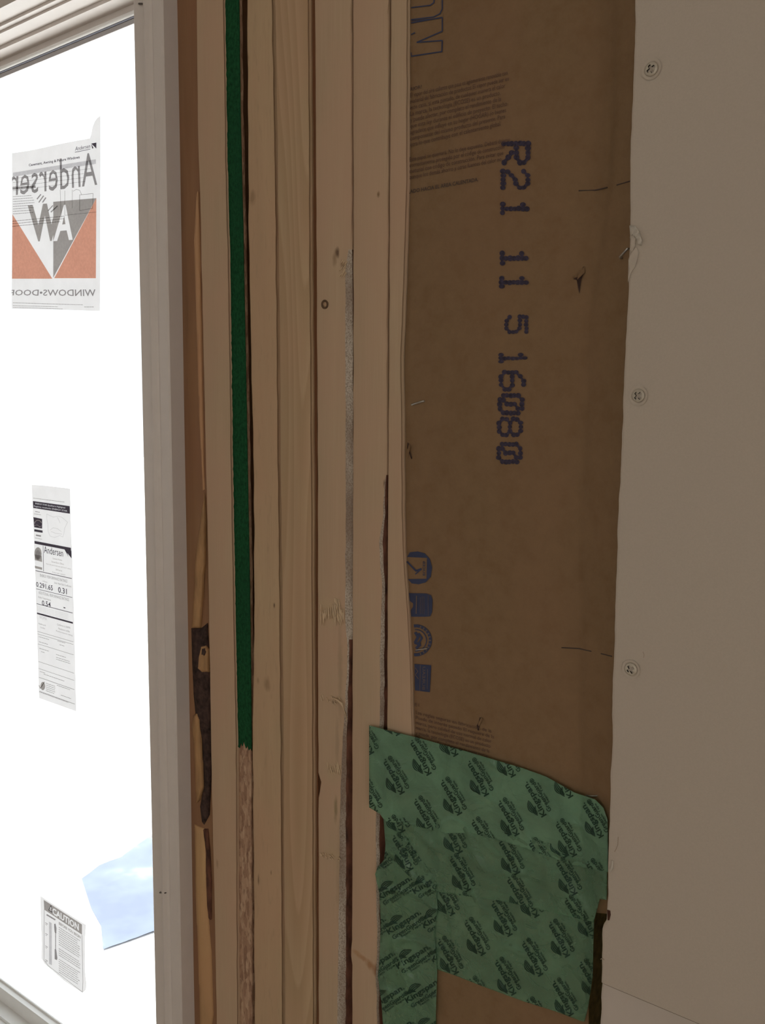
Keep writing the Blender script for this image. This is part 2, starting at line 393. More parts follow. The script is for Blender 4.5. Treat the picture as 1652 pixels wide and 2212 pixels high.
# window glass
mt, nt, b, out = new_mat('window_glass')
nt.nodes.remove(b); t = N(nt, 'ShaderNodeBsdfTransparent'); g = N(nt, 'ShaderNodeBsdfGlossy'); g.inputs['Roughness'].default_value = 0.02
mx = N(nt, 'ShaderNodeMixShader'); mx.inputs[0].default_value = 0.05; t.inputs['Color'].default_value = (0.97, 0.985, 0.98, 1)
nt.links.new(t.outputs[0], mx.inputs[1]); nt.links.new(g.outputs[0], mx.inputs[2]); nt.links.new(mx.outputs[0], out.inputs[0]); M['glass'] = mt
def paper(name, col, trans=0.30):
    mt, nt, b, out = new_mat(name); nt.nodes.remove(b)
    mp = mapping(nt, (1, 1, 1)); n1 = noise_n(nt, mp, 40, 4)
    base = ramp(nt, n1.outputs[0], [(0.3, tuple(x*0.97 for x in col)), (0.7, tuple(min(1, x*1.03) for x in col))]).outputs[0]
    d = N(nt, 'ShaderNodeBsdfDiffuse'); t = N(nt, 'ShaderNodeBsdfTranslucent'); mx = N(nt, 'ShaderNodeMixShader'); mx.inputs[0].default_value = trans
    nt.links.new(base, d.inputs['Color']); nt.links.new(base, t.inputs['Color'])
    nt.links.new(d.outputs[0], mx.inputs[1]); nt.links.new(t.outputs[0], mx.inputs[2]); nt.links.new(mx.outputs[0], out.inputs[0]); return mt
PT = 0.37
M['paper'] = paper('thin_white_paper', (0.80, 0.79, 0.80), PT)
def film(name, col):
    mt, nt, b, out = new_mat(name); nt.nodes.remove(b)
    n1 = noise_n(nt, mapping(nt, (1, 1, 1)), 300, 3)
    t = N(nt, 'ShaderNodeBsdfTransparent'); nt.links.new(ramp(nt, n1.outputs[0], [(0.3, tuple(x*0.94 for x in col)), (0.7, tuple(min(1, x*1.06) for x in col))]).outputs[0], t.inputs['Color'])
    nt.links.new(t.outputs[0], out.inputs[0]); return mt
M['p_orange'] = film('orange_print', (0.76, 0.40, 0.285))
M['p_gray'] = film('grey_print', (0.43, 0.40, 0.375))
M['p_mid'] = film('mid_grey_print', (0.36, 0.34, 0.335))
M['p_light'] = film('light_grey_print', (0.68, 0.67, 0.68))
M['p_black'] = film('black_print', (0.08, 0.065, 0.08))
mt, nt, b, out = new_mat('pale_blue_ground_shade')  # bluish shade on the snow, put into the patch's own colour
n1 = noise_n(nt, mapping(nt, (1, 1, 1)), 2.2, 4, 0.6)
nt.links.new(ramp(nt, n1.outputs[0], [(0.40, (0.145, 0.175, 0.27)), (0.56, (0.185, 0.225, 0.29)), (0.64, (0.30, 0.34, 0.36)), (0.72, (0.7, 0.7, 0.7))]).outputs[0], b.inputs['Base Color']); b.inputs['Roughness'].default_value = 0.8; M['ground_shade'] = mt

# ------------------------------------------------------------------ the room around (setting)
ROOM = (-2.5, 2.4, -4.0, 2.6)      # x0, x1, y0, ceiling height
YS = 0.145                          # inner face of the outside sheathing
def struct(name, mb, mat): return tag(mb.build(name, mat), kind='structure')
mb = MB(); mb.box((-2.6, -4.1, -0.1), (2.5, YS, 0)); struct('floor', mb, M['floor'])
mb = MB(); mb.box((-2.6, -4.1, 2.6), (2.5, YS, 2.7)); struct('ceiling', mb, M['room'])
def wall_hole(name, a, b, along, h0, h1, z0, z1, mat):
    mb = MB()
    if along == 'x':
        y0, y1 = a[1], b[1]
        mb.box((a[0], y0, 0), (h0, y1, 2.6)); mb.box((h1, y0, 0), (b[0], y1, 2.6)); mb.box((h0, y0, 0), (h1, y1, z0)); mb.box((h0, y0, z1), (h1, y1, 2.6))
    else:
        x0, x1 = a[0], b[0]
        mb.box((x0, a[1], 0), (x1, h0, 2.6)); mb.box((x0, h1, 0), (x1, b[1], 2.6)); mb.box((x0, h0, 0), (x1, h1, z0)); mb.box((x0, h0, z1), (x1, h1, 2.6))
    return struct(name, mb, mat)
wall_hole('wall_left', (-2.6, -4.1), (-2.5, YS), 'y', -2.15, -1.35, 0.95, 1.95, M['room'])
wall_hole('wall_right', (2.4, -4.1), (2.5, YS), 'y', -2.2, -1.0, 0.9, 2.0, M['room'])  # opening added for the right-hand fill lamp
wall_hole('wall_back', (-2.6, -4.1), (2.5, -4.0), 'x', 0.15, 2.05, 0.8, 2.2, M['room'])

# window opening, worked out from the photo's lines on their depth planes
YF = -0.008                         # front of the window frame
XL = onY(285, 52, YF).x             # inner edge of the right jamb
XR = onY(350, 0, YF).x              # outer edge of the right jamb
XW = -1.60                          # far (left) side of the window
YG = 0.090
wall_hole('wall_front', (-2.6, YS), (2.5, YS+0.012), 'x', XW-0.03, XR-0.004, 0.50, 1.99, M['sheath'])
# outdoors
mb = MB(); mb.box((-30, YS+0.02, -0.5), (30, 40, -0.45)); tag(mb.build('outdoor_ground', M['snow']), kind='structure')
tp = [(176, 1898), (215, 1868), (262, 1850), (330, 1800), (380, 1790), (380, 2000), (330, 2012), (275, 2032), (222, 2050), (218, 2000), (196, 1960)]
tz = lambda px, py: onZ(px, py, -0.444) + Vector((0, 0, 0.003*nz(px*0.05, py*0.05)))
o = lay('shade_patch', grid(tp, 18), tz, M['ground_shade'], smooth=True)
tag(o, 'pale blue patch of painted shade on the bright ground outside the window', 'sheet')

# ------------------------------------------------------------------ window
win = empty('window_1', (XR, YG, 0.70)); tag(win, kind='structure')
def prof_from(x, steps, start):
    """steps: ('h', y) keeps the height and moves in depth, ('v', y) keeps depth and changes height, until the line meets photo row y at column x"""
    Y = start[0]; Z = onY(x, start[1], Y).z; P = [(Y, Z)]
    for k, y in steps:
        r = ray(x, y)
        if k == 'h': Y = EYE.y + r.y*(Z-EYE.z)/r.z
        else: Z = onY(x, y, Y).z
        P.append((Y, Z))
    return P
hp = prof_from(0, [('h', 52), ('v', 58), ('h', 68), ('v', 73), ('h', 100), ('v', 108), ('h', 133), ('v', 150)], (YF, 18))
YB = hp[-1][0]
Zb = hp[-1][1]
mb = MB(); mb.sweep([(hp[0][0], hp[0][1]+0.05)]+hp+[(YB, Zb+0.001), (YB+0.05, Zb+0.001), (YB+0.05, hp[0][1]+0.05)], XW, XL, 'x')
mb.build('head_frame', M['vinyl'], win)
Zg = onY(0, 169, YB+0.004).z
mb = MB(); mb.sweep([(YB+0.004, Zb+0.002), (YB+0.002, Zb-0.0045), (YB+0.004, Zg), (YB+0.005, Zg), (YB+0.008, Zg+0.012), (YB+0.03, Zg+0.02), (YB+0.03, Zb+0.03), (YB+0.004, Zb+0.03)], XW, XL, 'x')
mb.build('sash_rail', M['sash_shade'], win)
yb = YB-0.001
mb = MB(); mb.tube([(XW, yb, Zb-0.0005), (XL, yb, Zb-0.0005)], 0.0026, 12); mb.build('glazing_bead', M['sash'], win, True)
mb = MB(); mb.box((XW, YB-0.0006, Zb-0.0038), (XL, YB+0.003, Zb-0.0024)); mb.build('seal', M['seal'], win)
YG = YB+0.006
# sill
sp = prof_from(0, [('v', 2300), ('h', 2200), ('v', 2194), ('h', 2161), ('v', 2132), ('h', 2112), ('v', 2108)], (YF, 2340))
sp = [(min(a, YG-0.001), b) for a, b in sp]
mb = MB(); mb.sweep([(sp[0][0], sp[0][1]-0.03)]+sp[1:]+[(YG+0.001, sp[-1][1]), (YG+0.03, sp[-1][1]-0.035), (YG+0.03, sp[0][1]-0.03)], XW, XL, 'x')
mb.build('sill', M['sash'], win)
zbot = sp[-1][1]; ztop = Zg
Z0 = sp[0][1]-0.03; Z1 = hp[0][1]+0.05
def jamb_prof():
    """right jamb in plan: (x, y) with stepped front edge"""
    w = XR-XL
    X = lambda t: XL+w*t
    pr = [(X(0), 0.12), (X(0), YF+0.004), (X(0.03), YF+0.0015), (X(0.07), YF+0.0005), (X(0.40), YF+0.0005), (X(0.44), YF-0.0022), (X(0.50), YF-0.0030), (X(0.56), YF+0.0002), (X(0.62), YF+0.0018), (X(0.68), YF+0.0006), (X(0.97), YF), (X(1), YF+0.0015), (X(1), 0.12)]
    return pr
mb = MB(); mb.sweep(jamb_prof(), Z0, Z1, 'z'); mb.build('side_jamb', M['vinyl'], win)
mb = MB(); mb.box((XW-0.02, YF, Z0), (XW, 0.12, Z1)); mb.build('side_jamb', M['vinyl'], win)
mb = MB(); mb.box((XL-0.012, YG-0.008, zbot), (XL, YG+0.02, ztop)); mb.box((XW, YG-0.008, zbot), (XW+0.03, YG+0.02, ztop)); mb.build('sash_stile', M['sash'], win)
mb = MB(); mb.box((XW, YG, zbot-0.005), (XL, YG+0.004, ztop+0.005)); tag(mb.build('pane', M['glass'], win), 'clear glass pane')
# staples in the jamb edge
def staple(px, py, w, fn, ang, label, group=None, r=0.0005, mat='staple', sag=0.0):
    """a U-shaped wire: crown laid on the surface, two short legs running in"""
    a = Vector((math.cos(ang), math.sin(ang)))*w/2
    P = fn(px-a.x, py-a.y); Q = fn(px+a.x, py+a.y); n = Vector((0, -0.0006, 0))
    mb = MB(); mb.tube([P+Vector((0, 0.004, 0)), P+n*0.3, P+n, (P+Q)/2+n*1.4, Q+n, Q+n*0.3, Q+Vector((0, 0.004, 0))], r, 6)
    return tag(mb.build('staple', M[mat], None, True), label, 'staple', group)
jf = lambda px, py: onY(px, py, YF-0.0004)
staple(308, 9, 14, jf, 0.08, 'dark staple in the white window jamb, at its very top', r=0.0009)
staple(352, 1928, 12, jf, 0.06, 'dark staple low in the white window jamb, level with the caution label', r=0.0008)

# ------------------------------------------------------------------ labels stuck on the pane
LY = YG-0.0006
def gp(off=0.0): return lambda px, py: onY(px, py, LY-off)
def print_on(parent, name, faces, mat, off=0.0003, poly=None, fn=None):
    if poly: faces = clip(faces, poly)
    if faces: return lay(name, faces, fn or gp(off), M[mat], parent)
def rot_lines(x0, x1, y0, y1, slope, n, w, jitter=0.5, words=True, cx=None):
    """rows of tiny illegible print as broken dashes"""
    out = []
    for i in range(n):
        y = y0+(y1-y0)*i/max(1, n-1); x = x0; xe = x1-random.random()*(x1-x0)*0.18
        while x < xe:
            L = random.uniform(1.5, 6); xx = min(x+L, xe)
            out += stroke([(x, y+(x-x0)*slope), (xx, y+(xx-x0)*slope)], w); x = xx+0.9
    return out
# 1: large orange and grey label, back of a printed poster showing through
P1 = [(26, 331), (60, 326), (90, 320), (125, 312), (150, 307), (194, 299), (197, 290), (200, 274), (205, 262), (210, 255), (217, 250), (217, 400), (216, 672), (120, 669), (25, 667)]
root = lay('paper_label', grid(P1, 12), gp(), M['paper'])
tag(root, 'large torn paper label with orange and grey triangle logo, high on the window pane', 'label')
print_on(root, 'orange_panel', [[(27, 463), (113, 602), (26, 602)], [(208, 428), (207, 601), (117, 601)]], 'p_orange', 0.0002)
LA = text_quad('A', [(157, 518), (115, 521), (127, 445), (152, 440)], 0.02)
print_on(root, 'grey_triangle', subtract([[(115, 600), (115, 436), (148, 433), (208, 428)]], LA), 'p_gray', 0.0003)
# mirrored letters A (white on grey) and W (grey)
print_on(root, 'letter_print', [[(0,0),(1,0),(0,1)]] and clip(subtract(text_quad('W', [(128, 520), (66, 522), (60, 444), (134, 436)], 0.03), LA), [(0, 400), (115, 400), (115, 600), (0, 600)]), 'p_gray', 0.0006)
print_on(root, 'letter_print', text_quad('Andersen', [(210, 400), (20, 424), (22, 362), (206, 328)], 0.0), 'p_mid', 0.0005, P1)
print_on(root, 'letter_print', text_quad('Casement, Awning & Picture Windows', [(62, 361), (172, 344), (172, 336), (62, 354)], 0.02), 'p_black', 0.0007)
print_on(root, 'letter_print', text_quad('Andersen', [(162, 326), (195, 319), (195, 311), (163, 317)], 0.0), 'p_black', 0.0005)
print_on(root, 'letter_print', stroke([(162, 329), (195, 322)], 1)+[[(197, 310), (208, 308), (208, 321)]]+[[(197, 310), (202, 320), (199, 321)]], 'p_black', 0.0005)
print_on(root, 'letter_print', text_quad('WINDOWS\u2022DOORS', [(207, 640), (8, 638), (10, 626), (206, 625)], 0.01), 'p_mid', 0.0005, P1)
print_on(root, 'header_band', [[(28, 373), (207, 344), (207, 354), (28, 382)]], 'p_light', 0.00025)
print_on(root, 'fine_print', rot_lines(28, 206, 386, 412, -0.13, 4, 0.7)+rot_lines(28, 205, 654, 656, 0.03, 1, 1.0)+rot_lines(28, 145, 660, 664, 0.03, 2, 0.9)+rot_lines(182, 205, 663, 663, 0.0, 1, 1.0), 'p_mid', 0.0007, P1)
print_on(root, 'fine_print', rot_lines(28, 75, 425, 462, -0.07, 8, 1.1), 'p_mid', 0.0007, P1)
print_on(root, 'fine_print', rot_lines(27, 140, 478, 489, -0.10, 3, 1.2)+stroke([(28, 407), (76, 403)], 5)+stroke([(140, 412), (140, 465), (208, 458)], 0.7)+stroke([(156, 410), (156, 450)], 0.7)+stroke([(172, 421), (201, 418), (200, 450), (172, 455), (172, 421)], 0.9)+stroke([(158, 413), (165, 409), (172, 411), (176, 420)], 0.8)+stroke([(130, 410), (132, 470)], 0.7), 'p_mid', 0.0008, P1)
print_on(root, 'hand_drawing', stroke([(80, 430), (88, 420)], 2.5)+stroke([(84, 437), (94, 423)], 2.5)+stroke([(92, 437), (99, 427)], 2.5)+stroke([(104, 455), (114, 444)], 2)+stroke([(110, 458), (124, 445)], 2.5), 'p_mid', 0.0008)
# 2: tall rating label
P2 = [(68, 1047), (100, 1049), (150, 1055), (152, 1057), (153, 1120), (158, 1250), (162, 1400), (165, 1537), (84, 1508), (82, 1440), (76, 1250), (72, 1150)]
root = lay('paper_label', grid(P2, 14), gp(), M['paper'])
tag(root, 'tall narrow white rating label with small black print, halfway down the window pane', 'label')
def L2(u, y):   # across the label (0..1) at row y of its left edge
    xl = interp([(1047, 68), (1250, 76), (1508, 84)], y); xr = interp([(1047, 152), (1250, 158), (1537, 165)], y)
    sl = interp([(1047, 0.10), (1100, 0.16), (1240, 0.225), (1340, 0.28), (1500, 0.37)], y)
    return (xl+(xr-xl)*u, y+sl*(xr-xl)*u)
def bar(y0, y1, u0=0.02, u1=0.97): return [[L2(u0, y0), L2(u1, y0), L2(u1, y1), L2(u0, y1)]]
def t2(s, u0, u1, y0, y1, bold=0.0): return text_quad(s, [L2(u0, y1), L2(u1, y1), L2(u1, y0), L2(u0, y0)], bold)
print_on(root, 'title_band', subtract(bar(1082, 1097), t2('ENERGY STAR Qualified in Highlighted', 0.08, 0.85, 1085, 1089)+t2('Regions resaltadas ENERGY STAR', 0.04, 0.9, 1091, 1095)), 'p_black')
print_on(root, 'fine_print', rot_lines(72, 144, 1076, 1076, 0.13, 1, 1.0)+rot_lines(76, 86, 1105, 1105, .15, 1, 1.4)+rot_lines(74, 90, 1110, 1110, .15, 1, 1)+rot_lines(78, 88, 1156, 1156, .2, 1, 3)+rot_lines(76, 91, 1162, 1162, .2, 1, 1), 'p_mid', 0.0005)
print_on(root, 'round_emblem', [[(72, 1117), (91, 1121), (91, 1142), (74, 1139)], [(74, 1143), (92, 1146), (92, 1151), (74, 1148)]], 'p_black', 0.0003)
print_on(root, 'round_emblem', ring(82, 1131, 6.5, 8, 1.0, 180, 350)+stroke([(75, 1135), (80, 1134), (86, 1138), (90, 1136)], 1), 'paper', 0.0006)
cm = [(101, 1110), (104, 1112), (115, 1117), (125, 1115), (133, 1117), (146, 1128), (140, 1140), (138, 1152), (136, 1160), (129, 1157), (118, 1161), (108, 1158), (104, 1148), (103, 1130), (101, 1120)]
print_on(root, 'map_print', stroke(cm+[cm[0]], 0.6)+stroke([(108, 1145), (115, 1140), (124, 1142), (132, 1148)], 0.7)+stroke([(124, 1117), (130, 1130)], 0.7)+stroke([(110, 1148), (120, 1152), (134, 1154)], 0.7), 'p_light', 0.0004)
print_on(root, 'ruled_line', bar(1168, 1174, 0.02), 'p_black')
print_on(root, 'round_emblem', disc(82, 1196, 8, 14)+[[(74, 1197), (90, 1201), (91, 1214), (75, 1210)], [(75, 1222), (91, 1226), (91, 1231), (75, 1227)]], 'p_gray', 0.0003)
print_on(root, 'round_emblem', disc(82, 1198, 5.5, 10), 'p_light', 0.0005)
print_on(root, 'ruled_line', stroke([(93, 1179), (94, 1234)], 0.9), 'p_black')
print_on(root, 'letter_print', t2('Andersen', 0.26, 0.76, 1175, 1190)+[[L2(0.80, 1174), L2(0.98, 1174), L2(0.98, 1190)], [L2(0.80, 1174), L2(0.86, 1177), L2(0.9, 1188)]], 'p_black', 0.0004)
for i, (s, u0, u1) in enumerate([('Casement Window', .48, .73), ('SmartSun Glass', .45, .77), ('Vinyl clad wood, dual pane with low-E coating', .30, .95), ('200 Series', .55, .72), ('Product type: casement', .46, .8)]):
    print_on(root, 'fine_print', t2(s, u0, u1, 1196+i*7.5, 1199.5+i*7.5), 'p_gray', 0.0005)
print_on(root, 'ruled_line', bar(1231.5, 1232.8)+bar(1271, 1272), 'p_black')
print_on(root, 'letter_print', t2('ENERGY PERFORMANCE RATINGS', .13, .85, 1237, 1243)+t2('ADDITIONAL PERFORMANCE RATINGS', .08, .88, 1275, 1281)+t2('U-Factor', .2, .32, 1250, 1253)+t2('Solar Heat Gain Coefficient', .5, .95, 1247, 1251)+t2('Visible Transmittance', .06, .4, 1286, 1290), 'p_mid', 0.0004)
print_on(root, 'rating_number', t2('0.291.65', 0.02, 0.46, 1256, 1267, 0.01)+t2('0.31', 0.60, 0.83, 1256, 1268, 0.01)+t2('0.54', 0.16, 0.39, 1293, 1304, 0.01)+t2('-', .73, .78, 1296, 1298), 'p_black', 0.0005)
print_on(root, 'ruled_line', bar(1303, 1304.2)+bar(1322.5, 1326), 'p_black')
print_on(root, 'fine_print', [f for i in range(4) for f in t2('Manufacturer stipulates that these ratings conform to applicable procedures', .02, .85, 1308+i*3.3, 1310+i*3.3)], 'p_light', 0.0004)
print_on(root, 'letter_print', t2('WDMA', .08, .28, 1328, 1334), 'p_light', 0.0004)
print_on(root, 'fine_print', t2('Hallmark', .05, .25, 1344, 1347)+t2('Certified', .1, .22, 1351, 1354)+t2('Conforms to AAMA', .55, .9, 1334, 1338)+t2('Manufacturer certifies', .58, .88, 1342, 1346)+t2('Performance rating', .52, .95, 1349, 1353), 'p_mid', 0.0004)
print_on(root, 'ruled_line', [f for y in (1363, 1368.5, 1390, 1428, 1443) for f in bar(y, y+0.8)]+bar(1462, 1463)+bar(1492, 1493), 'p_mid', 0.0004)
print_on(root, 'fine_print', [f for (u0, u1, y) in [(.05, .32, 1374), (.05, .32, 1385), (.55, .8, 1371), (.6, .75, 1378), (.5, .8, 1401), (.5, .92, 1407), (.5, .9, 1411), (.05, .3, 1399), (.1, .2, 1405), (.05, .2, 1449), (.15, .72, 1452), (.2, .45, 1470), (.2, .45, 1474), (.2, .45, 1478), (.2, .45, 1482), (.2, .45, 1486), (.5, .92, 1466), (.6, .9, 1484), (.02, .8, 1494)] for f in rot_lines(L2(u0, y)[0], L2(u1, y)[0], L2(u0, y)[1], 0, interp([(1371, .29), (1500, .37)], y), 1, 1.0)], 'p_mid', 0.0005)
print_on(root, 'round_emblem', disc(92.5, 1482, 5, 9), 'p_gray', 0.0003)
print_on(root, 'round_emblem', stroke([(84, 1480), (87, 1487), (96, 1473)], 1.6), 'p_gray', 0.0005)
# 3: caution label
P3 = [(87, 1935), (186, 1998), (184, 2025), (184, 2100), (187, 2125), (186, 2138), (178, 2145), (140, 2120), (96, 2082), (89, 2070), (90, 2040), (88, 1990)]
root = lay('paper_label', grid(P3, 12), gp(), M['paper'])
tag(root, 'white caution label with dark header band, lowest on the window pane', 'label')
CT = text_quad('CAUTION', [(113, 1974), (170, 2011), (170, 1996), (113, 1960)], 0.03)+text_quad('!', [(108.5, 1966), (111, 1967.5), (111, 1960), (108.5, 1959)])
print_on(root, 'header_band', subtract([[(94.5, 1944), (177, 1997), (177, 2019), (95.5, 1965)]], CT), 'p_gray', 0.0003)
print_on(root, 'warning_triangle', stroke([(105, 1966), (110, 1956), (113, 1971), (105, 1966)], 1), 'p_black', 0.0006)
print_on(root, 'outline', stroke([(95.5, 1965), (95, 2074), (104, 2086), (178, 2143), (179, 2120), (177, 2020)], 0.8), 'p_mid', 0.0004)
print_on(root, 'letter_print', text_quad('BEFORE YOU BEGIN', [(127, 1997), (174, 2028), (174, 2022), (127, 1991)], 0.03), 'p_gray', 0.0006)
ls = []
for i in range(22):
    y = 2003+i*4.6
    if i in (9, 14): continue
    ls += rot_lines(127, 175, y, y, 0.64, 1, 1.1)
print_on(root, 'fine_print', ls, 'p_mid', 0.0005, P3)
print_on(root, 'tool_drawing', [[(106, 1991), (111.5, 1994), (112, 2085), (106, 2082)]], 'p_light', 0.0004)
print_on(root, 'tool_drawing', [[(117, 1996), (119.5, 1995), (122, 2005), (121.5, 2016), (118, 2014), (117, 2004)], [(118, 2050), (121.5, 2052), (124, 2070), (123, 2074), (118, 2072)]]+stroke([(120, 2014), (120, 2052)], 1.6), 'p_mid', 0.0005)
print_on(root, 'fine_print', [f for y in (1993, 2016, 2043, 2073) for f in stroke([(98, y), (103, y+3.5)], 1.2)+stroke([(98.5, y+3.5), (101, y+5.5)], 1.0)]+rot_lines(101, 123, 1976, 1976, .6, 1, 3), 'p_mid', 0.0005)

# ------------------------------------------------------------------ boards of the wall framing
ZL = [0.038] + [0.62+0.008*i for i in range(int(1.45/0.008))] + [2.44]
def edge_fn(pts, Y=0.0):
    w = sorted([(p.z, p.x) for p in (onY(x, y, Y) for x, y in pts)])
    return lambda z: interp(w, z)
def board(name, left, right, mat, label, Yf=0.0, depth=0.137, r=0.0022, rough=0.00025, wane=None, seed=0, wane_mat='wane', right_r=None, group=None, cat='stud', left_r=None, wane_top=9, wl=lambda z: (6, 7)):
    """sawn board: left/right front edges traced as rows, eased corners; wane(z) cuts the right corner away as a bark-covered slope"""
    lf = edge_fn(left, Yf); rf = edge_fn(right, Yf); V = []; FF = []; fm = []; L = None
    for k, z in enumerate(ZL):
        x0 = lf(z)+rough*nz(seed*7.1, z*40)*2; x1 = rf(z)+rough*nz(seed*3.3+5, z*45)*2
        rr = right_r(z) if right_r else r; rl = left_r or r
        yw = Yf+0.0004*nz(seed, z*6, 3.3)
        sec = [(x0, Yf+depth), (x0, yw+rl)] + [(x0+rl*(1-math.cos(a)), yw+rl*(1-math.sin(a))) for a in (0.5, 1.05)] + [(x0+rl, yw)]
        if wane:
            w, d = wane(z)
            j = 0.0006*nz(seed+9, z*130)+0.0007*nz(seed+2, z*50)
            j2 = 0.0008*nz(seed+19, z*110)
            xa = x1-w+j
            sec += [(xa-0.3*rr, yw), (xa, yw+0.0004), (xa+w*0.35, yw+d*0.30+j2*min(1, w*300)), (xa+w*0.7-j, yw+d*0.62+j2*min(1, w*300)), (x1-j*0.5, yw+d), (x1, yw+d+0.002), (x1, Yf+depth)]
        else:
            sec += [(x1-rr, yw)] + [(x1-rr*math.cos(a), yw+rr*(1-math.sin(a))) for a in (1.30, 1.05, 0.78, 0.5, 0.25)] + [(x1, yw+rr), (x1, Yf+depth)]
        L = len(sec)
        V += [(x, y, z) for x, y in sec]
    for k in range(len(ZL)-1):
        for i in range(L-1):
            a = k*L+i; FF.append([a, a+1, a+L+1, a+L]); fm.append((1 if i in wl(ZL[k]) else 2) if (wane and 6 <= i <= 9 and ZL[k] < wane_top) else 0)
        a = k*L; FF.append([a+L-1, a, a+L, a+2*L-1]); fm.append(0)
    FF.append(list(range(L))); fm.append(0); FF.append([(len(ZL)-1)*L+i for i in range(L)][::-1]); fm.append(0)
    o = mk(name, V, FF, [mat, M[wane_mat], M['bark_red']], None, True, fm)
    mod = o.modifiers.new('split', 'EDGE_SPLIT'); mod.split_angle = math.radians(50)
    return tag(o, label, cat, group)
KN = (0.20, 0.12, 0.06); KD = (0.10, 0.055, 0.03); GREY = (0.30, 0.22, 0.14)
# shadowed stud right behind the window jamb, its shade put into the brown
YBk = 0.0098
bw = wood('shaded_brown_pine', (0.27, 0.150, 0.080), 3, grain=0.25, spots=[(400, 800, 12, 60, (0.30, 0.16, 0.08), 0.5)])
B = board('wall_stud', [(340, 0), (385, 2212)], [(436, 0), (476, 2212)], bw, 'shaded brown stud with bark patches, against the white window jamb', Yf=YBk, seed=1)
def bside(h, base=YBk):
    return h
def patch(parent, name, poly, mat, base, h, step=4, amp=0.0006, fr=0.12, sm=True):
    """raised or rough patch with its own outline and thickness, domed toward the middle"""
    cx = sum(p[0] for p in poly)/len(poly); segs = list(zip(poly, poly[1:]+poly[:1]))
    def dist(x, y):
        d = 1e9
        for a, b in segs:
            vx, vy = b[0]-a[0], b[1]-a[1]; t = max(0, min(1, ((x-a[0])*vx+(y-a[1])*vy)/(vx*vx+vy*vy+1e-9)))
            d = min(d, math.hypot(x-a[0]-vx*t, y-a[1]-vy*t))
        return d
    def fn(px, py):
        d = min(1, dist(px, py)/6.0)
        return onY(px, py, base-h*math.sqrt(d)-amp*d*(0.5+nz(px*fr, py*fr*0.5, h*900)))
    return lay(name, grid(poly, step), fn, M[mat] if isinstance(mat, str) else mat, parent, sm, 0.0012)
patch(B, 'bark', [(413, 1357), (436, 1356), (449, 1345), (457, 1500), (458, 1650), (453, 1760), (441, 1782), (436, 1775), (432, 1742), (440, 1700), (437, 1600), (424, 1560), (418, 1500), (415, 1430)], 'bark', YBk, 0.002)
patch(B, 'heartwood_strip', [(442, 1062), (436, 1100), (428, 1160), (422, 1210), (418, 1290), (414, 1355), (434, 1358), (438, 1300), (444, 1210), (446, 1130)], 'orange_wood', YBk, 0.0035)
patch(B, 'knot', [(434, 1397), (445, 1394), (452, 1404), (452, 1452), (436, 1452), (427, 1444), (429, 1420)], 'orange_wood', YBk-0.002, 0.0022, 3)
patch(B, 'knot', [(436, 1402), (443, 1400), (446, 1408), (441, 1418), (435, 1414)], 'bark', YBk-0.0045, 0.0008, 3)
patch(B, 'heartwood_strip', [(418, 1545), (426, 1540), (432, 1555), (435, 1600), (438, 1660), (440, 1700), (431, 1728), (424, 1735), (421, 1680), (419, 1610), (414, 1570)], 'orange_wood', YBk-0.001, 0.0026, 3)
patch(B, 'heartwood_strip', [(436, 1790), (443, 1840), (443, 1890), (445, 1960), (450, 1985), (458, 1990), (458, 1900), (454, 1830), (450, 1790)], 'bark_red', YBk, 0.0016, 4)
patch(B, 'heartwood_strip', [(420, 1780), (442, 1790), (446, 1840), (447, 1900), (452, 1990), (458, 2060), (462, 2190), (455, 2240), (432, 2230), (428, 2080), (422, 1930)], wood('tan_split_wood', (0.50, 0.32, 0.16), 8, grain=0.2), YBk, 0.0014, 5)
patch(B, 'split_sliver', [(424, 425), (426, 412), (429, 414), (431, 470), (434, 620), (438, 800), (441, 1000), (443, 1062), (438, 1060), (430, 900), (424, 700), (419, 520)], wood('split_edge_wood', (0.50, 0.30, 0.16), 5, grain=0.2), YBk, 0.0016, 5)
# A
mA = wood('pine_grain_a', PINE, 1, grain=0.05, spots=[(469, 1866, 2.2, 6, KN, 0.35)])
board('wall_stud', [(422, 0), (425, 300), (430, 420), (438, 800), (447, 1200), (455, 1700), (462, 2000), (466, 2212)], [(482, 0), (487, 330), (491, 500), (493, 560), (499, 1000), (505, 1350), (510, 1600), (511, 1900), (513, 2212)], mA,
      'pale smooth stud between the bark-patched stud and the green strip', seed=2, r=0.0025)
# OSB strip with green coating
osb_l = [(478, 0), (508, 2212)]; osb_r = [(516, 0), (519, 250), (525, 500), (527, 620), (531, 820), (536, 1100), (538, 1200), (541, 1400), (543, 1600), (543, 1720), (545, 2212)]
strip = board('strand_board_strip', osb_l, osb_r, M['osb'], 'strand board strip set on edge between pale studs, green above and bare below', Yf=0.0035, depth=0.004, seed=4, r=0.0006, rough=0.0006, cat='board')
lf = lambda y: interp([(-40, 476), (0, 478), (2212, 508)], y); rf_ = lambda y: interp([(-40, 515.6)]+[(yy, xx) for xx, yy in osb_r], y)
bot = [(543, 1622), (540, 1616), (537, 1621), (534, 1610), (531, 1617), (528, 1608), (526, 1600), (523, 1612), (520, 1604), (517, 1616), (514, 1613), (511, 1618), (505, 1612)]
left_pts = [(lf(y)+0.4, y) for y in range(-40, 1610, 50)]; right_pts = [(rf_(y)-0.2+0.4*nz(y*0.05, 1), y) for y in range(1600, -41, -40)]
gpoly = left_pts+bot[::-1]+right_pts
gy = 0.0035-0.0009
lay('green_coating', grid(gpoly, 10), lambda px, py: onY(px, py, gy+0.0003*nz(px*0.2, py*0.1)), M['green'], strip, False, 0.0008)
strip.children[0]['label'] = 'dark green coated face ending in a ragged lower edge'
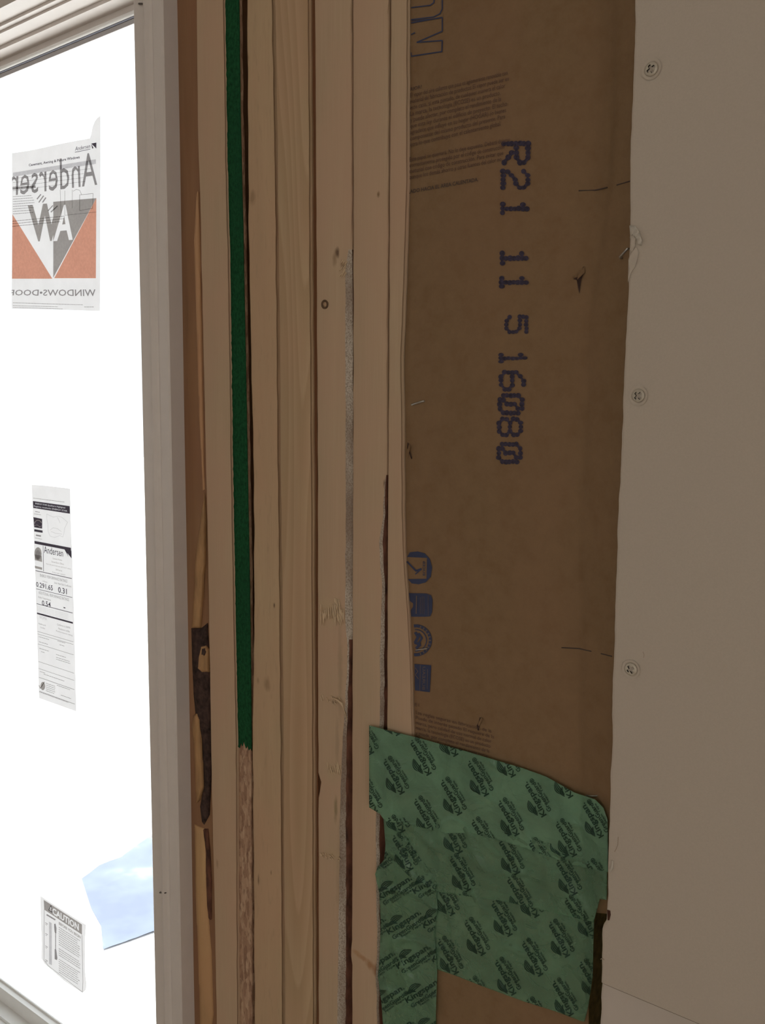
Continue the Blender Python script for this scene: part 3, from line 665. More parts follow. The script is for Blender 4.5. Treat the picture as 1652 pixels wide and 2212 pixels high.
# C
mC = wood('pine_grain_c', (0.485, 0.35, 0.215), 2, grain=0.08, scratch=0.35, spots=[(545, 425, 5, 9, KN, 0.45), (592, 1308, 1.6, 3, KD, 0.8), (577, 1478, 5, 9, KN, 0.5), (557, 1470, 2, 4, KN, 0.4), (558, 1900, 1.5, 7, KD, 0.6), (535, 125, 3, 5, KN, 0.4), (585, 1885, 1.2, 3, KD, 0.5)])
board('wall_stud', [(530, 0), (531, 280), (533, 500), (535, 620), (537, 700), (540, 820), (543, 950), (545, 1200), (545, 1320), (543, 1500), (542, 1620), (543, 1750), (545, 2000), (547, 2212)], [(588, 0), (594, 320), (599, 700), (601, 1000), (604, 1250), (607, 1600), (608.5, 1900), (610.5, 2212)], mC,
      'scratched stud right of the green strip and its dark gap', seed=3, r=0.004, rough=0.0005)
# D
mD = wood('pine_grain_d', (0.49, 0.355, 0.22), 4, grain=0.07, rings=0.32)
board('wall_stud', [(591.5, 0), (597, 320), (601.5, 700), (604, 1000), (607, 1250), (610, 1600), (611.5, 1900), (613.5, 2212)], [(666, 0), (668, 300), (670, 700), (673, 1100), (675, 1500), (676, 1800), (676.5, 2212)], mD,
      'stud with long wavy grain lines, left of the narrow brown gap', Yf=0.0010, seed=5, right_r=lambda z: 0.003)
# brown strip added in the gap between D and E, standing for its shade
mG = wood('gap_shade_brown', (0.20, 0.095, 0.045), 9, grain=0.1)
board('gap_shade_strip', [(662, 0), (672, 2212)], [(684, 0), (690, 2212)], mG, 'dark brown strip added as shade in the gap between two pale studs', Yf=0.006, depth=0.09, seed=6, cat='board')
# E
mE = wood('pine_grain_e', PINE, 5, grain=0.05, spots=[(729, 546, 3, 5, KD, 0.85), (723, 560, 3, 7, KN, 0.5), (740, 572, 3, 5, KN, 0.6), (725, 1750, 3, 14, (0.22, 0.17, 0.09), 0.75), (735, 1450, 3.5, 60, GREY, 0.45), (728, 1610, 3, 30, GREY, 0.4), (712, 1320, 16, 16, (0.50, 0.38, 0.23), 0.55), (717, 1670, 12, 14, (0.46, 0.35, 0.22), 0.5), (733, 1900, 5, 60, GREY, 0.4), (720, 1845, 16, 6, (0.45, 0.33, 0.20), 0.5)])
wE = lambda z: (lambda y: (interp([(0, 0.0006), (500, 0.0008), (600, 0.0065), (1350, 0.0068), (1400, 0.0035), (1500, 0.0045), (1600, 0.008), (1720, 0.011), (2000, 0.0135), (2212, 0.0155)], y), interp([(0, 0.001), (500, 0.0015), (600, 0.0022), (1350, 0.003), (1500, 0.006), (1720, 0.012), (2212, 0.020)], y)))(yrow(720, z))
def yrow(x, z):
    # photo row at which height z on the wall plane crosses column x
    a, b = -200.0, 2500.0
    for _ in range(24):
        mdl = (a+b)/2
        if onY(x, mdl).z > z: a = mdl
        else: b = mdl
    return a
E_ = board('wall_stud', [(678, 0), (680, 300), (682, 600), (684, 1000), (684.5, 1500), (685, 1560), (685.5, 1675), (692, 1690), (692, 1700), (685.5, 1715), (686, 2212)], [(757.5, 0), (758, 560), (758.5, 1100), (757.5, 1400), (754, 1500), (755, 2212)], mE,
      'stud with small round knot, chisel scrapes and speckled bark edge', wane=wE, seed=7, wane_top=onY(750, 548).z, wl=lambda z: (6, 7, 8) if z > onY(750, 1400).z else (6,))
# round knot
kn = ring(701, 657.5, 4.3, 7.6, 1.35, 0, 360, 20)
lay('knot', kn, lambda px, py: onY(px, py, -0.0006+0.0003*nz(px, py)), plain('knot_brown', (0.12, 0.07, 0.04), 0.8, var=0.4, scale=400), E_, True, 0.0008)
lay('knot', disc(701, 657.5, 4.3, 5.8), lambda px, py: onY(px, py, -0.0004), plain('knot_core', (0.42, 0.27, 0.16), 0.8, var=0.2, scale=400), E_, True, 0.0008)
# scrape fibres
def fibres(parent, x0, x1, y0, y1, n, L, r=0.00045, seed=1, lean=0.1, sl=0.0):
    rnd = random.Random(seed); mb = MB()
    for _ in range(n):
        x = rnd.uniform(x0, x1); y = rnd.uniform(y0, y1)+(x-x0)*sl; l = L*rnd.uniform(0.4, 1)
        a = onY(x, y, -0.0001); bb = onY(x+rnd.uniform(-2, 2)+lean*l, y+l, -0.0009-0.0006*rnd.random()); c = onY(x+lean*l*0.5, y+l*0.5, -0.0008)
        mb.tube([a, c, bb], [r*1.3, r, r*0.3], 5)
    o = mb.build('torn_fibres', M['splinter'], parent, True); o['kind'] = 'stuff'; return o
fibres(E_, 690, 738, 1305, 1330, 42, 26, seed=3, lean=0.02)
fibres(E_, 722, 742, 1290, 1330, 26, 26, seed=4, lean=0.1)
fibres(E_, 690, 735, 1500, 1515, 14, 14, seed=5, lean=0.35, sl=0.1)
fibres(E_, 706, 738, 1645, 1662, 20, 20, seed=6, lean=0.2)
fibres(E_, 738, 752, 560, 590, 12, 15, seed=8, lean=-0.6)
fibres(E_, 690, 736, 1838, 1850, 14, 9, seed=9, lean=0.5, sl=0.2)
mb = MB(); mb.tube([onY(719, 1508, -0.001), onY(728, 1512, -0.003), onY(738, 1520, -0.004), onY(746, 1540, -0.004), onY(749, 1556, -0.003)], [0.0005, 0.0009, 0.0009, 0.0007, 0.0002], 6)
mb.build('curled_splinter', M['splinter'], E_, True)
# F
mF = wood('pine_grain_f', PINE, 6, grain=0.04, spots=[(817, 420, 1.8, 3, KN, 0.9), (831, 1045, 2.2, 5, KD, 0.8), (770, 2058, 6, 3, (0.40, 0.22, 0.10), 0.6), (785, 2070, 8, 3, (0.36, 0.19, 0.09), 0.7), (800, 2084, 7, 5, (0.32, 0.16, 0.07), 0.8), (814, 2096, 6, 8, (0.24, 0.11, 0.05), 0.8)])
wF = lambda z: (lambda y: (interp([(0, 0.0005), (1020, 0.0008), (1120, 0.004), (1180, 0.0075), (1260, 0.004), (1400, 0.0055), (1570, 0.006), (2212, 0.003)], y), interp([(0, 0.001), (1020, 0.001), (1180, 0.006), (1400, 0.012), (1570, 0.012), (2212, 0.008)], y)))(yrow(830, z))
F_ = board('wall_stud', [(760.5, 0), (761, 500), (760, 1100), (759, 1500), (758.5, 2040), (753, 2058), (758.5, 2075), (758.5, 2212)], [(838, 0), (836.5, 500), (834.5, 700), (834, 1000), (833.5, 1100), (832, 1300), (831, 1570), (821, 1780), (820, 1900), (822, 2050), (818, 2110), (820, 2212)], mF,
      'smooth pinkish stud, left end of the green tape sticks to it', wane=wF, seed=8, wane_top=onY(830, 1030).z, wl=lambda z: (6,))
# G
mGg = wood('pine_grain_g', PINE, 7, grain=0.05)
g_r = [(880, 0), (879, 400), (873, 600), (866, 780), (868, 900), (869, 1100), (872, 1200), (881, 1330), (887, 1450), (890, 1600), (892, 2212)]
board('wall_stud', [(842.5, 0), (840, 400), (838, 800), (835.5, 1200), (834, 1600), (832, 2212)], g_r, mGg,
      'narrow strip of stud bordering the brown paper insulation, above the green tape', seed=10, right_r=lambda z: interp([(1.2, 0.0015), (1.35, 0.002), (1.5, 0.0030), (2.0, 0.0030)], z))
# stud hidden behind the drywall edge carries the sheet
XD = onY(1345, 1000, -0.0127).x
# ------------------------------------------------------------------ kraft faced batt
XG = edge_fn(g_r)
crease = edge_fn([(1302, 0), (1300, 300), (1285, 480), (1262, 640), (1252, 900), (1243, 1100), (1243, 1300), (1240, 1560), (1250, 1700), (1262, 2212)])
def kraftY(x, z):
    xg = XG(z); xc = crease(z)
    y = 0.0032+0.0006*nz(x*18, z*7)+0.0010*nz(x*5, z*3, 2)
    xe = XD+0.004
    top = sstep(1.45, 1.75, z); top2 = sstep(1.3, 1.6, z)
    y += 0.0060*sstep(xc-0.12, xc+0.01, x)
    y -= (0.0105-0.002*top)*max(0, min(1, (x-xc)/(xe-xc)))**0.65
    y += 0.0035*math.exp(-((x-xc)/0.006)**2)*top
    return y
kp = [(878, -60), (885, 0), (884, 150), (882, 400), (878, 520), (870, 650), (864, 780), (868, 850), (872, 960), (872, 1100), (877, 1200), (888, 1330), (893, 1450), (897, 1600), (860, 1700), (850, 2300), (1430, 2300)]
def kraft_pt(px, py): return onS(px, py, kraftY)
kz = [0.05, 0.35, 0.62]+[0.62+0.0125*i for i in range(1, 112)]+[2.2, 2.42]
kl = edge_fn([(x, y) for x, y in kp[:14]]+[(897, 2212)], 0.005)
V = []; FF = []
NX = 56; zcut = onY(1290, 2000, -0.0127).z; xcut = onY(1280, 2050, 0.012).x
for z in kz:
    x0 = XG(z)+0.0004; xrK = XD+0.012 if z > zcut else xcut+0.001*nz(z*40, 3)
    for i in range(NX+1):
        x = x0+(xrK-x0)*i/NX; V.append((x, kraftY(x, z), z))
for k in range(len(kz)-1):
    for i in range(NX): a = k*(NX+1)+i; FF.append([a, a+1, a+NX+2, a+NX+1])
batt = empty('insulation_batt', (-0.37, 0.08, 0.05)); tag(batt, 'insulation batt faced with printed brown kraft paper, between the studs and the drywall', 'insulation')
face = mk('kraft_facing', V, FF, M['kraft'], batt, True)
mb = MB(); mb.box((XG(0.8)+0.004, 0.024, 0.05), (xcut-0.035, 0.135, 2.42))
mb.build('glass_wool', plain('yellow_glass_wool', (0.5, 0.4, 0.15), 0.95, var=0.3, scale=120, bmp=0.8), batt)
def kraft_print(name, faces, mat, off=0.0006, parent=None):
    return lay(name, faces, lambda px, py: kraft_pt(px, py)+Vector((0, -off, 0)), M[mat], parent or face)
# stencilled dot characters, reading downwards: the glyph's top points right
DOT = {'R': ["#### ", "#   #", "#   #", "#### ", "# #  ", "#  # ", "#   #"], '2': [" ### ", "#   #", "    #", "  ## ", " #   ", "#    ", "#####"],
       '1': ["  #  ", " ##  ", "  #  ", "  #  ", "  #  ", "  #  ", " ### "], '5': ["#####", "#    ", "#### ", "    #", "    #", "#   #", " ### "],
       '6': ["  ## ", " #   ", "#    ", "#### ", "#   #", "#   #", " ### "], '0': [" ### ", "#  ##", "# # #", "# # #", "# # #", "##  #", " ### "], '8': [" ### ", "#   #", "#   #", " ### ", "#   #", "#   #", " ### "]}
def glyph(ch, xr, xl, y0, y1, rnd, narrow=False):
    """xr = column of the glyph's top, xl = column of its foot; y0..y1 = its width down the page"""
    rows = DOT[ch]; faces = []
    cols = (1, 3) if narrow else (0, 4)
    def P(c, r): return (xr+(xl-xr)*(r+0.5)/7.0, y0+(y1-y0)*(c-cols[0]+0.5)/(cols[1]-cols[0]+1))
    sx = abs(xr-xl)/7.0; sy = abs(y1-y0)/(cols[1]-cols[0]+1)
    for r in range(7):
        for c in range(5):
            if rows[r][c] != '#': continue
            p = P(c, r)
            faces += disc(p[0]+rnd.uniform(-.8, .8), p[1]+rnd.uniform(-.8, .8), sx*rnd.uniform(.62, .78), sy*rnd.uniform(.50, .66), 9)
            for dr, dc in ((1, 0), (0, 1), (1, 1), (1, -1)):
                rr, cc = r+dr, c+dc
                if rr < 7 and 0 <= cc < 5 and rows[rr][cc] == '#':
                    if dr and dc and (rows[r][cc] == '#' or rows[rr][c] == '#'): continue
                    faces += stroke([p, P(cc, rr)], (sy if dr and not dc else sx)*rnd.uniform(.55, .8))
    return faces
rnd = random.Random(5)
for gi, (ch, xr, xl, y0, y1, nrw) in enumerate([('R', 1146, 1085, 305, 356, 0), ('2', 1145, 1083, 366, 410, 0), ('1', 1143, 1082, 437, 465, 1), ('1', 1141, 1081, 543, 573, 1), ('1', 1141, 1080, 597, 624, 1),
                             ('5', 1141, 1091, 681, 721, 0), ('1', 1138, 1078, 763, 785, 1), ('6', 1136, 1079, 800, 845, 0), ('0', 1132, 1076, 850, 897, 0), ('8', 1129, 1075, 901, 944, 0), ('0', 1128, 1074, 955, 1002, 0)]):
    kraft_print('stencil_character', glyph(ch, xr, xl, y0, y1, rnd, nrw), 'ink')
# outlined letters at the top edge
N_pts = [(889, 122), (957, 112), (956, 40), (890, 50)]
kraft_print('outline_print', stroke([(889, 122), (955, 112), (956, 88), (901, 92), (956, 68), (956, 38), (889, 50)], 2.6)+stroke([(889, 114), (889.5, 121)], 1.5)+stroke([(889, 75), (897, 71)], 2.4)+
            stroke([(889, 43), (938, 37), (951, 30), (956, 20), (956, -14)], 2.6)+stroke([(889, 17), (930, 12), (938, 6), (939, -10)], 2.4)+stroke([(889, 46), (945, 40)], 1.5), 'ink_blue')
# paragraphs
def para(lines, x0, y0, dy, slope, xend, hgt, mat, bold=0.0):
    out = []
    for i, (s, xe) in enumerate(lines):
        y = y0+dy*i; out += text_quad(s, [(x0, y), (xe, y+(xe-x0)*slope), (xe, y+(xe-x0)*slope-hgt), (x0, y-hgt)], bold, fit=(-0.2, 0.72))
    kraft_print('paragraph_print', out, mat, 0.0007)
para([('RIOR?', 912)], 888, 199, 10, -0.24, 0, 10, 'ink_dark')
para([('El vapor del aire caliente que pasa es aglomerante renovable con', 1097), ('material de fabricación de productos El vapor puede ser en', 1100), ('este caso, si está pintado, de cualquier manera el calor', 1092), ('La marca, la tecnología (ECOSE) es un producto.', 1082), ('y puede afectar, por completo el rendimiento de la', 1083),
      ('que esta ley durante el edificio de proyecto. El techo', 1096), ('agradece que influye en su hogar (HOGAR) (o bienes', 1094), ('componente del mismo producto del presente. Para', 1092), ('otra lo que contribuye con el calentamiento global.', 1083)], 887, 214, 13.3, -0.235, 0, 13, 'ink_soft')
para([('Este papel se quemará. No lo deje expuesto. Deberá dejarse', 1102), ('correctamente protegido por el código de construcción', 1090), ('material con código de construcción. Para evitar que', 1088), ('aunque los demás ahorro y otras fuentes del calor no.', 1086)], 886, 352, 12.8, -0.20, 0, 12.5, 'ink_soft')
para([('LADO HACIA EL AREA CALENTADA.', 1034)], 883, 421, 12, -0.18, 0, 10.5, 'ink_dark', 0.012)
para([('E1', 906)], 897, 1527, 10, 0.1, 0, 9, 'ink_soft')
para([('Las reglas seguras en fabricación. de la', 1062), ('Puede de interés pesado El requiere de la', 1068), ('marca, pero calidad de uso normal de calor', 1062), ('marca, la tecnología (ECOSE) es un producto', 1060), ('y puede, por completo el rendimiento de la', 1058), ('Que no por favor alguna en la parte norte', 1054)], 899, 1544, 11, 0.25, 0, 10, 'ink_soft')
# four small blue emblems
A_ = [f for f in grid([(903, 1191), (918, 1195), (929, 1207), (934, 1226), (931, 1246), (920, 1258), (905, 1262), (890, 1260), (882, 1251), (922, 1250), (923, 1205), (880, 1203), (886, 1193)], 40)]
kraft_print('round_emblem', A_+stroke([(880, 1213), (899, 1233)], 3.5)+stroke([(899, 1233), (911, 1229)], 4)+stroke([(911, 1229), (898, 1240)], 2.5), 'ink_blue')
kraft_print('emblem_print', text_quad('EUCEB', [(914, 1243), (914, 1212), (919, 1212), (919, 1243)], 0.01), 'ink_blue')
A_ = grid([(884, 1281), (922, 1282), (932, 1286), (935, 1296), (934, 1322), (930, 1331), (922, 1332), (889, 1332), (888, 1318), (893, 1310), (893, 1303), (886, 1298)], 40)
kraft_print('square_emblem', A_, 'ink_blue')
M['kraft_line'] = plain('kraft_gap_line', (0.16, 0.115, 0.09), 0.8)
kraft_print('emblem_print', stroke([(901, 1287), (900, 1325)], 2)+stroke([(909, 1290), (909, 1326)], .8)+stroke([(913, 1288), (913, 1326)], .8)+stroke([(917, 1288), (917, 1326)], .8)+stroke([(926, 1286), (926, 1330)], .8), 'kraft_line', 0.0009)
rg = ring(899, 1383, 28, 34.5, 1.0, -98, 98, 26)+ring(899, 1383, 22, 24, 1.0, -95, 95, 20)
clp = [(889, 1340), (940, 1340), (940, 1425), (896, 1425)]
kraft_print('round_emblem', clip(rg+stroke([(898, 1366), (904, 1376), (897, 1388), (908, 1392), (900, 1400)], 6)+stroke([(905, 1368), (912, 1378), (906, 1388)], 4), clp), 'ink_blue')
kraft_print('emblem_print', clip([f for a in range(-70, 80, 14) for f in stroke([(899+29*math.cos(math.radians(a)), 1383+29*math.sin(math.radians(a))), (899+33*math.cos(math.radians(a)), 1383+33*math.sin(math.radians(a)))], 2.6)], clp), 'kraft_line', 0.0009)
kraft_print('square_emblem', grid([(896, 1434), (932, 1437), (929, 1495), (897, 1491)], 40), 'ink_blue')
kraft_print('emblem_print', stroke([(909, 1436), (908, 1492)], 1)+stroke([(898, 1442), (904, 1450), (898, 1457), (905, 1466)], 1.3)+text_quad('BUREAU', [(913, 1489), (914, 1440), (920, 1440), (919, 1489)])+stroke([(925, 1445), (924, 1488)], 1), 'kraft_line', 0.0009)
# tears in the paper: little raised flaps over dark openings
def tear(poly_dark, flaps, nm='tear'):
    lay(nm, grid(poly_dark, 4), lambda px, py: kraft_pt(px, py)+Vector((0, -0.0005, 0)), M['bark'], face)
    for f in flaps:
        c = f[0]
        lay('tear_flap', [f], lambda px, py: kraft_pt(px, py)+Vector((0, -0.0006-0.0002*math.hypot(px-c[0], py-c[1]), 0)), M['kraft'], face, False, 0.0003)
tear([(1037, 1549), (1042, 1551), (1037, 1562), (1035, 1578), (1032, 1577), (1030, 1567), (1034, 1560)], [[(1040, 1549), (1046, 1553), (1040, 1566), (1037, 1562)]])
tear([(1261, 575), (1263, 588), (1256, 604), (1252, 635), (1249, 622), (1246, 605), (1238, 603), (1252, 596)], [[(1238, 600), (1252, 592), (1250, 600)], [(1263, 575), (1268, 590), (1257, 606), (1256, 600)]])
tear([(881, 955), (884, 960), (886, 975), (891, 990), (889, 992), (884, 978), (880, 968)], [[(884, 958), (890, 965), (892, 990), (886, 975)]])
mb = MB()
def crease_line(pts, r=0.0004, name='paper_crease', mat='ink_dark'):
    mb = MB(); mb.tube([kraft_pt(*p)+Vector((0, -0.0001, 0)) for p in pts], r, 6); return mb.build(name, M[mat], face, True)
crease_line([(1250, 412), (1285, 411), (1312, 405)]); crease_line([(1332, 400), (1362, 391)])
crease_line([(1213, 1399), (1250, 1401), (1277, 1407)]); crease_line([(1298, 1412), (1322, 1418)])
crease_line([(860, 470), (868, 466), (877, 464)], 0.0003)
ks = lambda px, py: kraft_pt(px, py)
staple(903, 870.5, 27, ks, -0.30, 'bright wire staple at the left edge of the brown kraft paper', r=0.0008, mat='steel')
staple(1352, 548, 26, lambda px, py: kraft_pt(px, py)+Vector((0, -0.003, 0)), -0.85, 'staple beside the torn drywall edge', r=0.0007, mat='steel')
staple(1279, 1718, 22, lambda px, py: kraft_pt(px, py)+Vector((0, -0.0005, 0)), 0.02, 'small pale staple just above the green tape, near the drywall', r=0.0005, mat='steel')

staple(912, 1402, 24, lambda px, py: kraft_pt(px, py)+Vector((0, -0.0008, 0)), -0.12, 'thin bright staple across the round blue emblem on the brown paper', r=0.0005, mat='steel')
# ------------------------------------------------------------------ drywall
YD = -0.0127
dl = [(1370, -200), (1370, 0), (1368, 110), (1362, 260), (1360, 400), (1359, 480), (1357, 600), (1352, 700), (1346, 830), (1344, 900), (1338, 1000), (1333, 1150), (1328, 1300), (1323, 1450), (1320, 1600), (1316, 1720), (1312, 1850), (1309, 1992), (1300, 2000), (1298, 2080), (1296, 2150)]
de = edge_fn(dl, YD); zs = onY(1300, 2125, YD).z
def sheet(name, zlev, label, edge, yoff, mat='drywall'):
    V = []; FF = []; L = 8
    for z in zlev:
        x = edge(z); j = 0.0005*nz(z*90, 8.8)+0.0005*nz(z*25, 1.8)
        yo = yoff(z)
        for xx, yy in [(x+0.001, 0.0), (x+j, -0.004), (x+j*1.5, YD+0.0012+yo), (x+0.0006+j, YD+0.0003+yo), (x+0.002+j*0.3, YD+yo), (x+0.05, YD+yo), (2.4, YD+yo), (2.4, 0.0)]: V.append((xx, yy, z))
    n = len(zlev)
    for k in range(n-1):
        for i in range(L): a = k*L+i; b_ = k*L+(i+1) % L; FF.append([a, b_, b_+L, a+L])
    FF.append(list(range(L))); FF.append([(n-1)*L+i for i in range(L)][::-1])
    return tag(mk(name, V, FF, [M[mat], M['seam_shade']], fm=[0]*(len(FF)-2)+[1, 1]), label, 'drywall')
zl = [zs+0.0006, zs+0.0012]+[zs+0.004*i for i in range(1, 330)]+[2.58]
up = sheet('drywall_sheet', zl, 'large grey-beige drywall sheet fixed with screws along its raw left edge', de, lambda z: 0.0)
lower_edge = lambda z: onY(1296, 2150, YD).x
zl2 = [0.012]+[zs-0.08+0.004*i for i in range(0, 20)]+[zs-0.0006]
sheet('drywall_sheet', zl2, 'lower drywall sheet below the slanting seam at the bottom right', lower_edge, lambda z: 0.0014*sstep(zs-0.055, zs-0.002, z), 'drywall_low')
# stud carrying the sheet
mb = MB(); mb.box((XD+0.018, 0.0005, 0.038), (XD+0.056, 0.137, 2.44)); tag(mb.build('wall_stud', M['wall_wood']), 'stud behind the raw left edge of the drywall', 'stud')
# scuffs and torn face paper on the sheet edge
def dpt(off): return lambda px, py: onY(px, py, YD-off)
def flap(poly, lift, mat='torn', name='torn_paper'):
    c = poly[0]
    return lay(name, grid(poly, 5), lambda px, py: onY(px, py, YD-0.0004-lift*(0.5+0.5*math.sin(px*0.35+py*0.22))*min(1, math.hypot(px-c[0], py-c[1])/12)), M[mat], up, True, 0.0004)
flap([(1359, 487), (1371, 488), (1380, 500), (1386, 520), (1385, 530), (1378, 528), (1372, 512), (1366, 506), (1361, 512)], 0.0022)
flap([(1360, 512), (1368, 506), (1373, 516), (1371, 532), (1364, 545), (1359, 540), (1362, 528)], 0.0012, 'drywall')
flap([(1357, 560), (1362, 545), (1374, 533), (1379, 545), (1372, 575), (1362, 590), (1356, 610)], 0.0006, 'drywall')
flap([(1320, 1858), (1324, 1860), (1323, 1878), (1316, 1886), (1315, 1880), (1319, 1872)], 0.001, 'torn')
def scratch(pts, w, nm='scuff'):
    return lay(nm, stroke(pts, w), dpt(0.0002), plain('scuff_brown', (0.33, 0.25, 0.18), 0.9), up)
scratch([(1335, 1808), (1334, 1825), (1330, 1835), (1327, 1840)], 1.2)
lay('chip', grid([(1311, 1965), (1318, 1967), (1319, 1976), (1316, 1988), (1312, 1988)], 4), dpt(0.0003), M['bark_red'], up)
scratch([(1297, 2072), (1301, 2070), (1305, 2074)], 1.5)
scratch([(1388, 1408), (1391, 1414), (1390, 1421)], 1.0)
# screws
def screw(px, py, ang, label, tilt=0.0):
    c = onY(px, py, YD-0.0008); R = 0.0043; n = 64
    root = empty('drywall_screw', c); tag(root, label, 'screw', None)
    def rc(t):
        a = (t-ang) % (math.pi/2); a = min(a, math.pi/2-a); hw = 0.0009; Lc = 0.0028
        return min(Lc, hw/max(1e-4, math.sin(a))) if a > 0.01 else Lc
    V = []; rings_ = []
    spec = [(lambda t: rc(t)*0.5, 0.0022), (lambda t: rc(t)*0.92, 0.0016), (rc, -0.00055), (lambda t: 0.0031, -0.0007), (lambda t: R*0.93, -0.0003), (lambda t: R, 0.0001), (lambda t: R*0.98, 0.0012)]
    for fn_, yy in spec:
        for k in range(n):
            t = 2*math.pi*k/n; r_ = fn_(t); V.append(c+Vector((r_*math.cos(t), yy, r_*math.sin(t))))
    def quads(i): return [[i*n+k, i*n+(k+1) % n, (i+1)*n+(k+1) % n, (i+1)*n+k] for k in range(n)]
    FF = quads(2)+quads(3)+quads(4)+quads(5)
    mk('screw_head', V, FF, M['screw'], root)
    mk('cross_recess', V[:3*n], [list(range(n))]+quads(0)+quads(1), M['recess'], root)
    # pressed ring of paper round the head
    V = []; FF = []
    for j, (r_, yy) in enumerate([(R*0.99, 0.0009), (R*1.08, 0.00055), (R*1.22, 0.0003), (R*1.5, 0.00025)]):
        for k in range(n): t = 2*math.pi*k/n; V.append(c+Vector((r_*math.cos(t), yy-0.0001, r_*math.sin(t))))
    for j in range(3): FF += [[j*n+k, j*n+(k+1) % n, (j+1)*n+(k+1) % n, (j+1)*n+k] for k in range(n)]
    o = mk('dimple', V, FF, M['drywall'], up, True)
M['screw'] = plain('dull_screw_head', (0.50, 0.45, 0.37), 0.5, 0.25, var=0.1)
screw(1406, 149, 0.5, 'cross-head screw at the top of the drywall edge')
screw(1378, 855, 0.75, 'cross-head screw halfway up the drywall edge')
screw(1362, 1446, 0.62, 'lowest cross-head screw in the drywall edge')

# ------------------------------------------------------------------ green seam tape
xk0 = onY(880, 1700).x
def tapeY(x, z, s, lift, wr=1.0):
    over = -0.0008
    k = kraftY(x, z)-0.0012
    t = sstep(xk0-0.002, xk0+0.020, x)
    y = over*(1-t)+k*t
    a = nz(x*26+s*5, z*34+s, s); b_ = nz(x*60+s*9, z*22+x*40, s+4)
    c = abs(nz(x*16+z*22+s, z*12-x*14, s*2))
    d = abs(nz(x*34-z*18+s*3, z*30+x*12, s*2+7))
    return y-lift-wr*(0.0010*max(0, a)+0.0006*max(0, b_)+0.0022*max(0, 0.10-c)*10*0.5+0.0012*max(0, 0.08-d)*10*0.5)
LR = Vector((-0.50, -0.866))    # reading direction of the print in the photo, and its 'up'
def leaf(cx, cy):
    """leaf emblem drawn beside the word: a big ribbed leaf and a smaller one crossing it"""
    out = []
    def pt(a, u): return (cx+U['r'][0]*a+U['u'][0]*u, cy+U['r'][1]*a+U['u'][1]*u)
    def blade(a0, u0, L, h, ang, ribs):
        ca, sa = math.cos(ang), math.sin(ang)
        for q in range(ribs):
            lo = -1+2*q/ribs+0.10; hi = -1+2*(q+1)/ribs-0.10
            top = []; bt = []
            for i in range(8):
                t = i/7.0; w = h*math.sin(math.pi*min(1, t*0.97+0.015))**0.75; bend = 5*math.sin(math.pi*t)
                for lst, k in ((top, hi), (bt, lo)):
                    a = t*L; u = w*k+bend; lst.append(pt(a0+a*ca-u*sa, u0+a*sa+u*ca))
            for i in range(7): out.append([top[i], top[i+1], bt[i+1], bt[i]])
    blade(-15, -3, 35, 7.5, 0.10, 4)
    blade(-19, -1, 22, 4.0, -0.30, 2)
    return out
U = {}
def unit(cx, cy, r, u, sc=1.0):
    """one repeat of the print; (cx,cy) is the foot of the K"""
    U['r'] = r; U['u'] = u
    def Q(a, b0, b1, L):
        P = lambda s_, t_: (cx+r[0]*s_+u[0]*t_, cy+r[1]*s_+u[1]*t_)
        return [P(a, b0), P(a+L, b0), P(a+L, b1), P(a, b1)]
    f = text_quad('Kingspan.', Q(0, -3.5*sc, 13*sc, 84*sc), 0.022)
    f += text_quad('GreenGuard\u00ae', Q(3*sc, -14*sc, -4*sc, 82*sc), 0.018)
    f += text_quad('Seam Tape', Q(20*sc, -21*sc, -14.5*sc, 50*sc), 0.012)
    f += leaf(cx+r[0]*27*sc+u[0]*19*sc, cy+r[1]*27*sc+u[1]*19*sc)
    return f
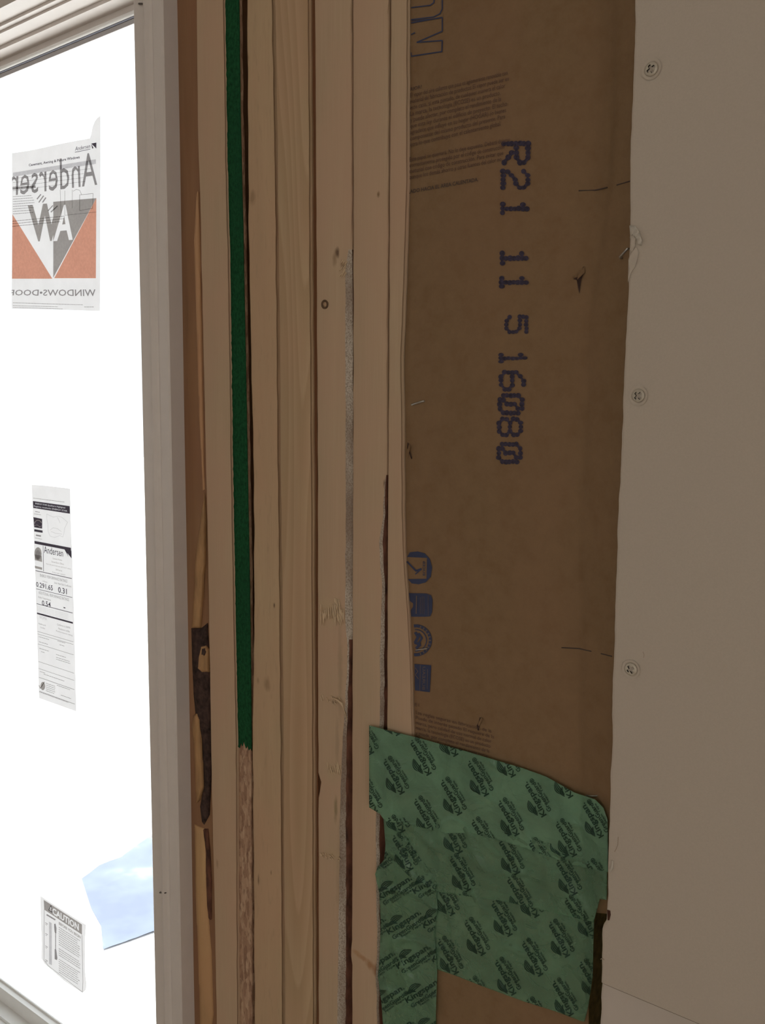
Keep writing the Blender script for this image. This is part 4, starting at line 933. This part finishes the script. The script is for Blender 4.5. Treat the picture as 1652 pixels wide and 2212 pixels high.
def tape(poly, label, s, lift, origin, a, b, r, wr=1.0, step=5.5, sc=1.0, rng=12, mat='tape'):
    cell = grid(poly, step)
    fn = lambda off: (lambda px, py: onS(px, py, lambda x, z: tapeY(x, z, s, lift+off, wr)))
    root = lay('seam_tape', cell, fn(0), M[mat], None, True, 0.00015)
    tag(root, label, 'tape')
    u = (r[1], -r[0])
    x0 = min(p[0] for p in poly)-80; x1 = max(p[0] for p in poly)+80; y0 = min(p[1] for p in poly)-80; y1 = max(p[1] for p in poly)+80
    fs = []
    for i in range(-rng, rng):
        for j in range(-rng, rng):
            cx = origin[0]+a[0]*i+b[0]*j; cy = origin[1]+a[1]*i+b[1]*j
            if x0 < cx < x1 and y0 < cy < y1: fs += unit(cx, cy, r, u, sc)
    fs = clip(fs, poly)
    lay('tape_print', fs, fn(0.00035), M['tape_ink'], root)
    return root
rr_ = Vector((-0.505, -0.863)).normalized(); R1 = (rr_.x, rr_.y)
av = (124.0, 45.0); bv = (58.0, -41.0)
bv2 = (18.0, 82.0)
S3p = [(930, 1905), (1020, 1915), (1150, 1945), (1283, 1985), (1281, 2050), (1280, 2110), (1270, 2175), (1262, 2207), (1255, 2206), (1200, 2185), (1130, 2163), (1040, 2130), (985, 2108), (940, 2093)]
S4p = [(832, 1785), (870, 1800), (905, 1850), (940, 1900), (945, 1960), (938, 2010), (944, 2100), (941, 2190), (943, 2290), (832, 2290), (824, 2170), (816, 2110), (820, 2060), (822, 1990), (819, 1930), (810, 1888), (815, 1874), (829, 1858), (833, 1820)]
S2p = [(828, 1768), (900, 1765), (950, 1770), (1150, 1810), (1311, 1860), (1310, 1944), (1295, 1942), (1282, 1992), (1180, 1968), (1080, 1945), (1000, 1935), (935, 1925), (880, 1890), (833, 1838)]
S1p = [(797, 1567), (835, 1577), (900, 1593), (1010, 1624), (1130, 1660), (1180, 1678), (1240, 1712), (1285, 1727), (1303, 1745), (1312, 1772), (1313, 1884), (1240, 1870), (1160, 1842), (1080, 1815), (1020, 1800), (960, 1800), (900, 1785), (832, 1774), (820, 1758), (797, 1744)]
tape(S3p, 'lowest wide strip of green printed tape across the brown paper', 3, 0.0004, (992, 2100), av, bv, R1, mat='tape_thin')
rv = Vector((0.84, -0.54)).normalized()
tape(S4p, 'crumpled upright strip of green printed tape along the left side of the patch', 4, 0.0016, (840, 2020), (96, 60), (20, 74), (rv.x, rv.y), wr=2.2, mat='tape_thin')
tape(S2p, 'middle wrinkled strip of green printed tape, under the top strip', 2, 0.0022, (894, 1876), av, bv2, R1, wr=1.6, mat='tape_thin')
tape(S1p, 'topmost strip of green printed tape running from the pinkish stud to the drywall', 1, 0.0034, (875, 1711), av, bv, R1)
